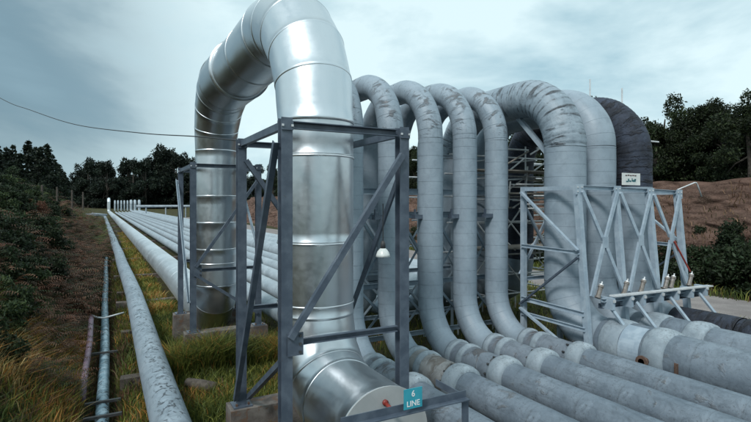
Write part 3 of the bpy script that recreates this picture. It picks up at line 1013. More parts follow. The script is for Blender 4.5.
# ------------------------------------------------------------------ trestles behind the small risers
def trestle(Y, label):
    xs_ = [4.26, 5.34, 6.42, 7.50, 8.58, 9.62]
    T = thing('pipe_trestle', (7, Y, 0), label, 'trestle', 'trestles behind the small risers')
    S = M['steel_light']; zs_ = [0.75, 2.05, 3.77, 4.40]
    for x in xs_:
        beam('post', (x, Y, 0.0), (x, Y, 4.45), p_angle(0.10), S, T, up=(0, 1, 0))
    for z in zs_:
        beam('rail', (xs_[0]-0.2, Y+0.075, z), (xs_[-1]+0.2, Y+0.075, z), p_C(0.05, 0.12), S, T)
    for i in range(len(xs_)-1):
        a, b = xs_[i], xs_[i+1]
        for (z0, z1) in ((2.15, 3.70), (0.85, 1.95)):
            beam('brace', (a, Y-0.062, z0), (b, Y-0.062, z1), p_angle(0.06, 0.008), S, T, up=(0, 1, 0))
            beam('brace', (a, Y-0.132, z1), (b, Y-0.132, z0), p_angle(0.06, 0.008), S, T, up=(0, 1, 0))
    return T


trestle(10.80, 'pale blue-grey braced trestle just behind the near small risers')
trestle(12.85, 'pale blue-grey braced trestle before the far small risers')

# ------------------------------------------------------------------ truss tower round the thick risers
T = thing('truss_tower', (11.6, 8.9, 0), 'pale blue steel truss tower round the three thick pipe risers', 'truss')
S = M['steel_light']
TX = [9.70, 11.06, 12.38, 13.62]
YF0, YF1, YR = 8.10, 7.70, 9.80          # front top, front foot, rear
ztops = [4.52, 4.50, 4.47, 4.44]


def fy(z): return YF1 + (YF0-YF1)*min(max(z/4.5, 0), 1)


box = p_box
for k, x in enumerate(TX):
    beam('post', (x, YF1, 0.0), (x, YF0, ztops[k]), p_box(0.135, 0.135), S, T, up=(0, 1, 0))
    beam('post', (x, YR, 0.0), (x, YR, ztops[k]), p_box(0.12, 0.12), S, T, up=(0, 1, 0))
    beam('top_beam', (x, YF0+0.07, ztops[k]-0.06), (x, YR-0.065, ztops[k]-0.06), p_C(0.06, 0.10), S, T)
    # bolted head plate
    v, f = boxm(x, YF0-0.075, ztops[k]-0.10, 0.26, 0.014, 0.24); obj('head_plate', v, f, S, T)
    for dx in (-0.07, 0.07):
        for dz in (-0.05, 0.05):
            v, f = boxm(x+dx, YF0-0.09, ztops[k]-0.10+dz, 0.03, 0.018, 0.03); obj('bolt', v, f, M['galv'], T)
for k in range(3):
    a, b = TX[k], TX[k+1]
    za, zb = ztops[k], ztops[k+1]
    beam('top_beam', (a+0.07, YF0, za-0.05), (b-0.07, YF0, zb-0.05), p_C(0.06, 0.10), S, T)
    beam('top_beam', (a+0.07, YR, za-0.05), (b-0.07, YR, zb-0.05), p_C(0.06, 0.10), S, T)
    mx = (a+b)/2; zm = 3.17; zl = 1.95
    o = 0.10
    for (x0, z0, x1, z1) in ((a+0.06, za-0.15, mx-0.03, zm+0.05), (b-0.06, zb-0.15, mx+0.03, zm+0.05),
                             (mx-0.03, zm-0.05, a+0.1, zl), (mx+0.03, zm-0.05, b-0.1, zl)):
        beam('brace', (x0, fy(z0)-o, z0), (x1, fy(z1)-o, z1), p_box(0.09, 0.05), S, T, up=(0, 1, 0))
    v, f = boxm(mx, fy(zm)-o-0.035, zm, 0.20, 0.012, 0.26); obj('gusset_plate', v, f, S, T)
    # rear bracing
    beam('brace', (a, YR+0.08, 4.2), (b, YR+0.08, 2.2), p_box(0.07, 0.05), S, T, up=(0, 1, 0))
    beam('brace', (b, YR+0.14, 4.2), (a, YR+0.14, 2.2), p_box(0.07, 0.05), S, T, up=(0, 1, 0))
    beam('rear_rail', (a+0.07, YR, 2.1), (b-0.07, YR, 2.1), p_C(0.05, 0.1), S, T)
# side faces (left one in view)
for x in (TX[0]-0.085, TX[3]+0.085):
    beam('side_rail', (x, YR, 2.98), (x, fy(2.95), 2.95), p_C(0.05, 0.09), S, T)
    beam('side_rail', (x, YR, 1.60), (x, fy(1.55), 1.55), p_C(0.05, 0.11), S, T)
    beam('side_rail', (x, YR, 1.22), (x, fy(1.2), 1.20), p_C(0.05, 0.09), S, T)
    beam('brace', (x-0.04, YR-0.03, 4.38), (x-0.04, fy(3.0), 3.0), p_box(0.05, 0.085), S, T, up=(1, 0, 0))
    beam('brace', (x-0.05, fy(2.85), 2.85), (x-0.05, YR, 1.45), p_box(0.04, 0.07), M['steel'], T, up=(1, 0, 0))
    beam('brace', (x-0.04, YR, 1.35), (x-0.04, fy(0.5), 0.45), p_box(0.05, 0.085), S, T, up=(1, 0, 0))
# spring hanger beam across the front
yb = 7.66
for dz, dy, w in ((0.0, 0.0, 0.10), (-0.14, 0.06, 0.14)):
    beam('spring_beam', (9.86, yb-0.12+dy, 1.90+dz), (14.05, yb-0.12+dy, 1.84+dz), p_C(0.09, w*0.8), S if dz == 0 else M['steel'], T)
beam('walk_plate', (10.05, yb-0.24, 2.0), (13.95, yb-0.24, 1.93), p_box(0.16, 0.03), M['galv'], T)
for x in (TX[1], TX[2], TX[3]):
    beam('strut', (x-0.12, yb-0.2, 1.78), (x+0.10, yb-0.62, 1.12), p_box(0.07, 0.05), S, T, up=(0, 1, 0))
beam('strut', (TX[0]+0.3, yb-0.2, 1.78), (TX[0]+0.52, yb-0.62, 1.12), p_box(0.07, 0.05), S, T, up=(0, 1, 0))
for k, px in enumerate((601, 627, 644, 668, 674, 692)):
    x = tat(px)*(yb-0.15)
    a = Vector((x-0.05, yb-0.10, 1.96)); d = Vector((0.17, 0.02, 0.32)).normalized()
    va, fa = tube([a, a+d*0.04, a+d*0.05, a+d*0.25, a+d*0.26, a+d*0.31], [0.065, 0.065, 0.05, 0.05, 0.065, 0.06], 12)
    sp = obj('spring_housing', va, fa, M['spring'], T, False)
    va, fa = tube([a+d*0.29, a+d*0.40], 0.016, 6); obj('spindle', va, fa, M['galv'], sp)
    va, fa = tube([a+d*0.31, a+d*0.335], 0.05, 8); obj('nut', va, fa, M['galv'], sp)
for x in (9.95, 10.6, 11.06, 11.75, 12.38, 13.0, 13.62):
    v, f = boxm(x+0.05, yb-0.16, 1.83, 0.10, 0.30, 0.26); obj('hanger_bracket', v, f, S, T)
    v, f = boxm(x+0.05, yb-0.33, 1.90, 0.06, 0.03, 0.06); obj('bolt', v, f, M['galv'], T)
rod('tie_rod', (TX[2]+0.66, fy(3.1)-0.16, 3.10), (TX[3]-0.1, fy(2.1)-0.2, 2.30), 0.022, M['red'], T)
rod('rear_tube', (TX[2]+0.35, YR-0.3, 3.75), (TX[3]+0.25, YR-0.9, 2.75), 0.04, M['galv'], T)
va, fa = tube([(13.66, 8.1, 4.46), (14.28, 8.0, 4.66), (14.36, 8.0, 4.66), (14.42, 8.0, 4.60), (14.62, 8.0, 4.28)], 0.018, 8)
obj('goose_neck_pipe', va, fa, M['galv'], T, True)
# white notice board on top of the truss
T = thing('notice_board', (11.63, 8.0, 4.5), 'small white notice board standing on top of the truss tower', 'sign')
Yn_ = 8.06
x0, x1 = tat(622)*Yn_, tat(640)*Yn_
v, f = boxm((x0+x1)/2, Yn_, 4.70, x1-x0, 0.012, 0.30); obj('plate', v, f, M['sign_white'], T)
cx = (x0+x1)/2
mb = MB()
for k in range(5):
    mb.add(*boxm(cx-0.20+0.09*k, Yn_-0.009, 4.79+0.006*(k % 2), 0.07, 0.004, 0.025))
mb.build('line_of_print', M['ink_dark'], T)
mb = MB()
for (dx, dz, w, h) in ((-0.16, -0.05, 0.10, 0.03), (-0.11, -0.01, 0.05, 0.06), (-0.04, -0.04, 0.08, 0.035), (0.03, 0.0, 0.03, 0.07), (0.10, -0.03, 0.13, 0.05), (0.15, 0.0, 0.06, 0.04)):
    mb.add(*boxm(cx+dx, Yn_-0.009, 4.69+dz, w, 0.004, h))
mb.build('faded_emblem', M['ink'], T)

# small rusty stake and angle bar beside the thick run
T = thing('rusty_stake', (9.72, 5.81, 0), 'rusty upright iron stake against the thick ground pipe', 'stake')
beam('upright', (9.72, 5.81, 0.0), (9.72, 5.81, 0.98), p_angle(0.08, 0.012), M['rust'], T, up=(0, 1, 0))
T = thing('angle_bar', (9.74, 6.2, 0.6), 'grey angle iron bar lying along the thick pipe beside the rusty stake', 'bar')
beam('bar', (9.70, 6.62, 0.62), (9.70, 5.88, 0.60), p_angle(0.09, 0.012), M['steel_light'], T)

# ------------------------------------------------------------------ scaffolding behind
T = thing('scaffold', (13, 13, 0), 'tube scaffolding with boards behind the thick risers', 'scaffold')
G = M['galv']
ups = [(11.02, 12.5, 6.2), (12.45, 12.5, 6.0), (14.1, 12.5, 6.3), (11.02, 14.7, 6.2), (12.45, 14.7, 6.2), (14.1, 14.7, 6.2),
       (16.0, tat(590)**-1*16.0, 8.75), (16.0, tat(622)**-1*16.0, 8.15), (14.45, 10.9, 6.4), (16.0, 14.7, 6.2), (9.62, 12.5, 5.9), (9.62, 14.7, 5.9)]
for (x, y, h) in ups: rod('standard', (x, y, 0), (x, y, h), 0.026, G, T)
for z in (1.1, 1.75, 2.6, 3.5, 4.3, 5.0, 5.6):
    for y in (12.44, 14.76):
        rod('ledger', (9.2 + random.uniform(-.2, .2), y, z), (14.6 + random.uniform(-.3, .5), y+0.02, z+random.uniform(-.04, .04)), 0.025, G, T)
    for x in (11.08, 12.51, 14.16, 16.06):
        rod('transom', (x, 11.2 if x > 15 else 12.1, z-0.08), (x, 15.1, z-0.08), 0.025, G, T)
    rod('ledger', (14.0, 14.9, z+0.1), (16.4, 14.9, z+0.1), 0.025, G, T)
rod('transom', (14.2, 10.84, CAM_Z+2.15), (17.15, 10.84, CAM_Z+2.15), 0.03, M['galv'], T)
for (a, b) in (((9.6, 12.38, 1.2), (12.4, 12.38, 4.2)), ((12.4, 12.38, 1.2), (9.6, 12.38, 4.2)), ((11, 12.36, 4.2), (14.1, 12.36, 6.0)), ((11.0, 14.82, 0.3), (14.1, 14.82, 3.4)),
               ((14.1, 12.36, 1.0), (11.2, 12.36, 3.9))):
    rod('brace', a, b, 0.025, G, T)
for k in range(44):
    x = random.uniform(10.6, 13.6); z = random.uniform(2.2, 5.9); y = random.uniform(11.5, 12.3)
    q = random.uniform(0.5, 1.5); a = random.choice((0, 0, 0, 0.5, -0.6, 1.57))
    rod('loose_tube', (x-q*math.cos(a)/2, y, z-q*math.sin(a)/2), (x+q*math.cos(a)/2, y+random.uniform(-.2, .2), z+q*math.sin(a)/2), 0.026, random.choice((G, G, M['white_paint'], M['scaffold_board'])), T)
for z in (2.66, 4.36, 5.06):
    for k in range(4):
        v, f = boxm(12.0 + random.uniform(-.4, .4), 12.0 + 0.0 + (k-0.5)*0.235 - 0.55 + 0.3, z+0.045, 4.4, 0.22, 0.04)
        obj('board', v, f, M['scaffold_board'], T)
for k in range(2):
    v, f = boxm(12.2, 15.05+0.24*k, 3.55, 4.6, 0.22, 0.04); obj('board', v, f, M['scaffold_board'], T)
for z in (1.75, 2.6, 3.5, 4.3, 5.0):
    for x in (9.62, 11.02, 12.45, 14.1):
        v, f = boxm(x+0.0, 12.47, z, 0.09, 0.10, 0.09); obj('clamp', v, f, M['galv'], T)

# ------------------------------------------------------------------ single low pipe on the left
T = thing('single_pipe', (0.914, 12, 0.5), 'single grey pipe with cracked coating running alone left of the pipe bundle', 'pipe')
yy = np.concatenate([np.arange(-10, 40, 0.2), np.arange(40, 151, 2.0)])
xx = 0.914 - 0.0115*np.clip(yy-22, 0, None) + 0.015*np.sin(yy*0.35)
P, f, uv, _ = sweep(np.stack([yy, 0.5 + 0.02*np.sin(yy*0.5)], -1), 0.30, 36, xx, 0, 0.006, 77)
obj('pipe_run', P, f, M['pipe_cracked'], T, True, uv)
va, fa = tube([(xx[-1], 150.2, 0.55), (xx[-1]-1.0, 151.5, 0.9), (xx[-1]-4.5, 152.5, 1.0)], 0.3, 14); obj('bend', va, fa, M['pipe'], T, True)
va, fa = tube([(xx[-1]+0.5, 147, 1.0), (xx[-1]-3.0, 147.4, 1.4)], 0.22, 12); obj('branch', va, fa, M['pipe'], T, True)
for k, y_ in enumerate((6.6, 8.4, 12.5, 17.0, 24.5)):
    b = thing('timber_block', (0.8, y_, 0), ['dark timber block under the single pipe, nearest the camera', 'dark timber block under the single pipe, second from the camera', 'wide dark timber block beside the ditch under the single pipe', 'dark timber block under the single pipe level with the far frame', 'dark timber block under the single pipe, farthest of the blocks'][k], 'block', 'timber blocks under the single pipe')
    v, f = boxm(0.80, y_, 0.09, 0.85 if k != 2 else 1.1, 0.28, 0.24)
    obj('block', [(a+random.uniform(-.02, .02), c+random.uniform(-.02, .02), d) for a, c, d in v], f, M['timber'], b)

# sleepers under the bundle
for k, y_ in enumerate((22.0, 30.0, 39.0, 48.0, 57.0, 68.0, 80.0, 95.0, 112.0, 130.0)):
    b = thing('support_sleeper', (7, y_, 0), '%s concrete sleeper under the pipe bundle, counted from the far frame' % ['first', 'second', 'third', 'fourth', 'fifth', 'sixth', 'seventh', 'eighth', 'ninth', 'tenth'][k], 'sleeper', 'sleepers under the pipe bundle')
    v, f = boxm(7.1, y_, 0.06, 13.6, 0.4, 0.32)
    obj('sleeper', v, f, M['concrete'], b)
for k, y_ in enumerate((5.0, 8.95)):
    b = thing('support_sleeper', (7, y_, 0), ['dark concrete sleeper under the near pipe couplings', 'dark concrete sleeper under the small risers elbows'][k], 'sleeper')
    v, f = boxm(9.2, y_, 0.10, 10.0, 0.4, 0.42)
    obj('sleeper', v, f, M['concrete'], b)

# elevated white pipe crossing far off
T = thing('pipe_bridge', (16, 132, 0), 'distant pale pipe carried on posts beside the far loops', 'pipe')
va, fa = tube([(6.9, 150, 3.2), (60, 150, 3.2)], 0.35, 12); obj('span', va, fa, M['coupling'], T, True)
for x in (9.3, 14.3, 19.5, 24.5, 31, 38, 46, 54):
    rod('post', (x, 150, -0.5), (x, 150, 3.2), 0.2, M['coupling'], T, 10)

# ------------------------------------------------------------------ drain pipes on the left
T = thing('drain_pipe', (-0.08, 14, 0), 'peeling teal pipe lying in the ditch left of the single pipe', 'pipe')
yy = np.arange(4, 44, 0.2)
P, f, uv, _ = sweep(np.stack([yy, -0.16 + 0.02*np.sin(yy*0.7)], -1), 0.125, 20, -0.08 + 0.015*np.sin(yy*0.45), 0, 0.03, 31)
obj('pipe_run', P, f, M['teal'], T, True, uv)
for y_ in (11.75, 10.95, 15.6):
    c = MB(); c.add(*boxm(-0.08, y_, 0.0, 0.66, 0.07, 0.05)); c.build('clamp_bar', M['dark_iron'], T)
va, fa = tube([(-0.47, 18.9, 0.42), (-0.30, 19.0, 0.30), (-0.1, 19.0, 0.26), (0.2, 19.1, 0.30), (0.5, 19.2, 0.34)], 0.03, 8)
obj('branch_tube', va, fa, M['galv'], T, True)
T = thing('old_pipe', (-0.46, 15, 0.2), 'thin purple-brown pipe left of the teal ditch pipe', 'pipe')
va, fa = tube([(-0.47, 11.9, 0.05), (-0.46, 13.6, 0.16), (-0.43, 16, 0.24), (-0.47, 18.9, 0.36)], 0.075, 12); obj('pipe_run', va, fa, M['purple'], T, True)
T = thing('fallen_timber', (2.0, 11.3, 0.1), 'short dark log lying in the grass before the far frame', 'log')
va, fa = tube([(1.55, 11.6, 0.16), (1.78, 11.3, 0.17), (2.02, 11.0, 0.17)], [0.11, 0.12, 0.115], 12); obj('log', va, fa, M['timber'], T, True)


# ------------------------------------------------------------------ vegetation
def blades(n, xy, hmin, hmax, width, palette, weights, lean=0.45, zf=height, clump=0.0, sink=0.02):
    """grass: 5 vertices a blade, three triangles; colours per blade"""
    x, y = xy
    n = len(x)
    z = zf(x, y) - sink
    h = RNG.uniform(hmin, hmax, n)*(0.75 + 0.5*np.clip(fbm(x, y, 41, 0.7, 3)*0.5+0.5, 0, 1))
    a = RNG.uniform(0, 2*np.pi, n); ln = RNG.uniform(0.1, lean*2, n)*h
    w = width*RNG.uniform(0.6, 1.3, n)
    sa = RNG.uniform(0, 2*np.pi, n)
    sx, sy = np.cos(sa)*w, np.sin(sa)*w
    dx, dy = np.cos(a)*ln, np.sin(a)*ln
    v = np.zeros((n, 5, 3))
    v[:, 0] = np.stack([x-sx, y-sy, z], -1); v[:, 1] = np.stack([x+sx, y+sy, z], -1)
    mx, my, mz = x+dx*0.3, y+dy*0.3, z+h*0.6
    v[:, 2] = np.stack([mx+sx*0.8, my+sy*0.8, mz], -1); v[:, 3] = np.stack([mx-sx*0.8, my-sy*0.8, mz], -1)
    v[:, 4] = np.stack([x+dx, y+dy, z+h*(1-0.25*lean)], -1)
    b = np.arange(n)[:, None]*5
    tri = np.concatenate([b+np.array([[0, 1, 2]]), b+np.array([[0, 2, 3]]), b+np.array([[3, 2, 4]])])
    pal = np.array(palette)
    # patches of one colour
    patch = fbm(x, y, 51, 0.9, 4) + RNG.normal(0, 0.55, n)
    order = np.clip((patch+1.6)/3.2, 0, 0.999)
    cw = np.cumsum(weights)/np.sum(weights)
    idx = np.searchsorted(cw, order)
    c = pal[np.clip(idx, 0, len(pal)-1)]*RNG.uniform(0.7, 1.3, n)[:, None]
    return v.reshape(-1, 3), tri, np.repeat(c, 5, 0)


def scatter(n, x0, x1, y0, y1, pw=1.0):
    return RNG.uniform(x0, x1, n), y0 + (y1-y0)*RNG.uniform(0, 1, n)**pw


def stuff(name, parts, mat, label, cat):
    vs, fs, cs, off = [], [], [], 0
    for v, f, c in parts:
        vs.append(v); fs.append(f+off); cs.append(c); off += len(v)
    o = obj(name, np.concatenate(vs), np.concatenate(fs), mat, cols=np.concatenate(cs))
    return tag(o, label, cat, kind='stuff')


GREEN = (0.085, 0.11, 0.026); LIME = (0.19, 0.195, 0.042); STRAW = (0.44, 0.32, 0.14); ORANGE = (0.38, 0.18, 0.048); DKGREEN = (0.036, 0.052, 0.018); BROWN = (0.13, 0.07, 0.042)
RED = (0.17, 0.078, 0.05)
parts = [
    blades(0, scatter(70000, 1.15, 4.5, 4.5, 22), 0.06, 0.36, 0.008, [DKGREEN, GREEN, LIME, GREEN, ORANGE, BROWN], [1.6, 2.6, 1.8, 1.2, 1.3, 1.0]),
    blades(0, scatter(9000, 1.3, 4.3, 12.3, 13.15), 0.4, 0.95, 0.009, [DKGREEN, GREEN, LIME, ORANGE, BROWN], [1, 2, 1.5, 1.5, 1], lean=0.5),
    blades(0, scatter(2600, 1.2, 2.3, 7.2, 7.95), 0.3, 0.7, 0.009, [DKGREEN, GREEN, LIME, ORANGE, BROWN], [1, 2, 1.5, 1.2, 1], lean=0.5),
    blades(0, scatter(16000, 0.2, 1.3, 6.5, 40, 1.4), 0.08, 0.38, 0.010, [DKGREEN, BROWN, GREEN, LIME, ORANGE], [2, 1.2, 2, 1.4, 1]),
    blades(0, scatter(15000, 1.2, 2.2, 20, 75, 1.5), 0.10, 0.42, 0.018, [GREEN, LIME, ORANGE, STRAW], [1.5, 2.2, 1.2, 0.8]),
    blades(0, scatter(9000, 4.3, 16.5, 10.5, 30), 0.10, 0.4, 0.014, [DKGREEN, GREEN, LIME, ORANGE], [2, 2, 1.4, 0.8]),
    blades(0, scatter(3500, 4.3, 13.5, 2, 8.5), 0.06, 0.25, 0.008, [DKGREEN, GREEN, GREEN, BROWN], [2, 2, 1.4, 0.8]),
]
stuff('grass', parts, M['grass'], 'green and rust coloured rough grass along the pipe corridor', 'grass')
parts = [
    blades(0, scatter(60000, -4.2, -0.5, 5.5, 17), 0.10, 0.44, 0.008, [DKGREEN, GREEN, BROWN, LIME, ORANGE, STRAW, ORANGE], [1.5, 1.5, 0.9, 0.9, 1.6, 0.5, 0.8], lean=0.6),
    blades(0, scatter(1500, -2.4, -1.3, 10.0, 12.6), 0.35, 0.7, 0.006, [ORANGE, STRAW, ORANGE], [1, 1, 1], lean=0.75),
]
stuff('bank_grass', parts, M['grass'], 'long orange and green grass on the left bank', 'grass')
parts = [
    blades(0, scatter(9000, -0.75, 0.4, 6, 42, 1.3), 0.08, 0.3, 0.009, [DKGREEN, BROWN, BROWN, GREEN], [2, 2, 1, 1.5]),
]
stuff('ditch_grass', parts, M['grass'], 'dark weeds along the ditch with the teal pipe', 'weeds')
parts = [
    blades(0, scatter(9000, 23.2, 26.2, -4, 60), 0.15, 0.6, 0.02, [DKGREEN, GREEN, LIME, BROWN], [2, 2, 1.2, 1]),
    blades(0, scatter(6000, 16.6, 18.7, 0, 60), 0.12, 0.45, 0.018, [GREEN, LIME, STRAW], [2, 2, 0.8]),
]
stuff('verge_grass', parts, M['grass'], 'grass verges beside the gravel track', 'grass')


bn = 9000
tt = RNG.uniform(0.05, 0.98, bn); yy_ = RNG.uniform(4, 60, bn)
keep = fbm(yy_, tt*6, 71, 1.6, 3) > -0.25
bx_, by_, bz_ = bank_face(tt[keep], yy_[keep])
_zmap = bz_
parts = [blades(0, (bx_, by_), 0.12, 0.42, 0.022, [(0.10, 0.055, 0.038), (0.16, 0.10, 0.06), (0.06, 0.05, 0.025), (0.24, 0.16, 0.10)], [1, 1, 0.8, 0.7], lean=0.6, zf=lambda x, y: _zmap)]
stuff('bank_tufts', parts, M['grass'], 'dry brown tufts scattered over the cut earth bank', 'tufts')


def fern_patch(n, x0, x1, y0, y1, pal, big=1.0):
    """dead bracken: arching fronds with pinnae"""
    cx, cy = scatter(n, x0, x1, y0, y1, 1.3)
    cz = height(cx, cy)
    V, F, C = [], [], []
    off = 0
    for k in range(n):
        a = RNG.uniform(0, 2*np.pi); L = RNG.uniform(0.45, 1.0)*big*(0.5 + 0.5*min(1.0, max(0.0, (cy[k]-12)/12))); up = RNG.uniform(0.4, 0.95)
        m = 13
        t = np.linspace(0.1, 1, m)
        px = cx[k]+np.cos(a)*L*t; py = cy[k]+np.sin(a)*L*t; pz = cz[k] + up*L*(1.7*t-1.25*t*t)
        w = 0.26*L*(1-t)**0.7 + 0.02
        s = np.array([-np.sin(a), np.cos(a)])
        col = np.array(pal[RNG.integers(len(pal))])*RNG.uniform(0.6, 1.35)
        for j in range(m-1):
            for sg in (-1, 1):
                b = np.array([px[j], py[j], pz[j]]); e = np.array([px[j+1], py[j+1], pz[j+1]])
                tip = (b+e)/2 + np.array([s[0]*sg*w[j], s[1]*sg*w[j], -0.06*RNG.uniform(0, 1.6)])
                V += [b, b+(e-b)*0.42, tip]; F.append((off, off+1, off+2)); off += 3
                C += [col]*3
    return np.array(V), np.array(F), np.array(C)


parts = [fern_patch(6200, -4.4, -0.72, 11.0, 50, [BROWN, RED, (0.08, 0.048, 0.032), (0.20, 0.11, 0.065), (0.055, 0.05, 0.026), DKGREEN], 1.35),
         fern_patch(1500, -7.5, 0.2, 44, 120, [BROWN, RED, (0.08, 0.045, 0.028), GREEN, DKGREEN], 2.2),
         fern_patch(300, -3.8, -0.8, 8.0, 15, [BROWN, GREEN, DKGREEN, RED], 0.55)]
stuff('bracken', parts, M['grass'], 'dead red-brown bracken covering the left bank beside the ditch', 'bracken')


def leaf_cloud(lumps, n, size, pal, droop=0.0, shell=0.55):
    """n leaf quads in ellipsoid lumps [(cx,cy,cz,rx,ry,rz,weight)]"""
    L = np.array(lumps, float)
    w = L[:, 6]/L[:, 6].sum()
    k = RNG.choice(len(L), n, p=w)
    d = RNG.normal(size=(n, 3)); d /= np.linalg.norm(d, axis=1)[:, None]
    rad = (shell + (1-shell)*RNG.uniform(0, 1, n))*RNG.uniform(0.75, 1.12, n)
    c = L[k, :3] + d*L[k, 3:6]*rad[:, None]
    a = RNG.normal(size=(n, 3)) + d*0.6; a[:, 2] -= droop; a /= np.linalg.norm(a, axis=1)[:, None]
    b = np.cross(a, RNG.normal(size=(n, 3))); b /= np.linalg.norm(b, axis=1)[:, None]
    s = size*RNG.uniform(0.55, 1.35, n)[:, None]
    v = np.stack([c - a*s, c + b*s*0.42, c + a*s, c - b*s*0.42], 1)
    pal = np.array(pal)
    lump_tone = RNG.uniform(0.7, 1.3, len(L))
    col = pal[RNG.integers(len(pal), size=n)]*(lump_tone[k]*RNG.uniform(0.65, 1.35, n))[:, None]
    f = np.arange(n*4).reshape(n, 4)
    return v.reshape(-1, 3), f, np.repeat(col, 4, 0)


def branchy(base, h, r, lumps, bend=0.1):
    mb = MB()
    b = Vector(base)
    pts = [b, b+Vector((bend*0.3, 0, h*0.35)), b+Vector((bend, bend*0.4, h*0.7)), b+Vector((bend*0.6, 0, h*0.92))]
    mb.add(*tube(pts, [r, r*0.8, r*0.55, r*0.2], 8))
    for q, l in enumerate(lumps[:9]):
        s = pts[1].lerp(pts[2], (q % 4)/4.0)
        e = Vector(l[:3])
        mb.add(*tube([s, s.lerp(e, 0.5)+Vector((0, 0, 0.05*h)), e], [r*0.4, r*0.25, r*0.08], 6))
    return mb


def make_broadleaf(h, w, n, size, pal, seed, low=0.12):
    rr = random.Random(seed)
    lumps = []
    for k in range(17):
        a = rr.uniform(0, 2*math.pi); t = rr.uniform(low, 1.0)
        rad = w*math.sin(math.pi*min(0.95, (t*0.72+0.2)))*rr.uniform(0.35, 0.95)*0.75
        q = rr.uniform(0.16, 0.33)*w
        lumps.append((math.cos(a)*rad, math.sin(a)*rad, h*t*0.93, q*1.1, q*1.1, q*rr.uniform(0.6, 0.95), q**2))
    lumps.append((rr.uniform(-.2, .2)*w, rr.uniform(-.2, .2)*w, h*0.95, 0.2*w, 0.2*w, 0.16*h, 0.05*w*w))
    T = thing('x', (0, 0, 0), None, None)
    branchy((0, 0, -0.3), h*0.95, 0.028*h+0.03, lumps, rr.uniform(-.3, .3)).build('trunk', M['bark'], T)
    v, f, c = leaf_cloud(lumps, n, size, pal)
    obj('crown', v, f, M['leaf'], T, cols=c)
    return T


def make_conifer(h, w, seed, pal, tiers=22):
    rr = np.random.default_rng(seed)
    T = thing('x', (0, 0, 0), None, None)
    va, fa = tube([(0, 0, -0.5), (0.05, 0, h*0.5), (0, 0.03, h)], [0.018*h, 0.011*h, 0.002*h], 8)
    obj('trunk', va, fa, M['bark'], T)
    V, C = [], []
    pal = np.array(pal)
    for t in np.linspace(0.10, 0.985, tiers):
        t = t + rr.uniform(-0.015, 0.015)
        nb = int(7 + 5*(1-t))
        for b in range(nb):
            a = rr.uniform(0, 2*np.pi); L = w*(1-t)**0.8*rr.uniform(0.55, 1.15) + 0.02*h
            z0 = h*t; tone = rr.uniform(0.6, 1.3)
            m = int(16 + 14*(1-t))
            s = rr.uniform(0.15, 1.0, m)
            x = np.cos(a)*L*s; y_ = np.sin(a)*L*s; z = z0 - 0.16*L*s + 0.18*L*s*s + rr.normal(0, 0.012*h, m)
            c = np.stack([x, y_, z], -1) + rr.normal(0, 0.09*L+0.004*h, (m, 3))*np.array([1, 1, .5])
            d1 = rr.normal(size=(m, 3)); d1 /= np.linalg.norm(d1, axis=1)[:, None]
            d2 = np.cross(d1, rr.normal(size=(m, 3))); d2 /= np.linalg.norm(d2, axis=1)[:, None]
            q = h*0.019*rr.uniform(0.6, 1.4, m)[:, None]
            V.append(np.stack([c-d1*q, c+d2*q*0.5, c+d1*q, c-d2*q*0.5], 1))
            C.append(np.repeat(pal[rr.integers(len(pal), size=m)]*tone, 4, 0))
    V = np.concatenate(V).reshape(-1, 3)
    obj('crown', V, np.arange(len(V)).reshape(-1, 4), M['leaf'], T, cols=np.concatenate(C))
    return T


def place(protos, used, idx, name, loc, rz, scale, label, cat, group):
    p = protos[idx]
    if idx not in used:
        used.add(idx); o = p
        o.location = loc; o.rotation_euler = (0, 0, rz)
        o.scale = scale if hasattr(scale, '__len__') else (scale,)*3
    else:
        o = copy_tree(p, loc, rz, scale)
    o.name = name
    tag(o, label, cat, group)
    return o


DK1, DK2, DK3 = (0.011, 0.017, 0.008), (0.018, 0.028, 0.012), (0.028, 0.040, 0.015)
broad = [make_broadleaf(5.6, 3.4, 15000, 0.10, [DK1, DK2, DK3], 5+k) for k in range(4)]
bu = set()
# trees on top of the cut bank: those in view at the right are matched, then the row recedes
row = [(751, 92, 31.5), (741, 116, 33), (728, 106, 33), (712, 100, 34), (698, 108, 34), (684, 116, 33.5), (667, 97, 34), (655, 124, 33), (641, 128, 34), (626, 122, 35)]
labs = ['dark bushy tree at the right edge of the picture on the bank', 'low dark tree beside the right edge tree on the bank', 'dark tree on the bank, second full crown from the right edge',
        'tallest rounded dark tree on the right bank skyline', 'dark tree left of the tallest rounded crown on the bank', 'low dark tree between the two high crowns on the bank',
        'high feathery dark tree on the bank right of the dark pipe arch', 'dark tree just right of the dark pipe arch', 'dark tree peeping past the dark pipe arch', 'dark tree behind the dark pipe arch']
for k, (px, py, X) in enumerate(row):
    Y = X/tat(px); d = X*FX + Y*FY
    ztop = CAM_Z + (203-py)/500*d
    g = 5.0
    s = (ztop-g)/5.9
    place(broad, bu, k % 4, 'tree', (X, Y, g-0.1), random.uniform(0, 6), (s*0.95, s*0.95, s), labs[k], 'tree', 'trees on the right bank')
Y = 27.0; k = 0
while Y < 118:
    X = 31.5 + random.uniform(0, 4)
    s = random.uniform(0.85, 1.1) + (0.28 if Y < 44 else 0.0)
    place(broad, bu, random.randrange(4), 'tree', (X, Y, 4.9), random.uniform(0, 6), s, 'dark tree of the bank-top row seen between the pipe risers', 'tree', 'bank-top trees behind the pipes')
    Y += random.uniform(2.2, 3.4) * (1 + (Y-27)/90)
# second rank fills the gaps low down
for k in range(14):
    px = 640 + 9.5*k
    X = 36.5 + random.uniform(0, 2); Y = X/tat(px)
    place(broad, bu, random.randrange(4), 'tree', (X, Y, 4.9), random.uniform(0, 6), (1.0, 1.0, random.uniform(0.62, 0.85)), 'dark tree in the rear rank behind the right bank skyline trees', 'tree', 'rear rank trees on the right bank')


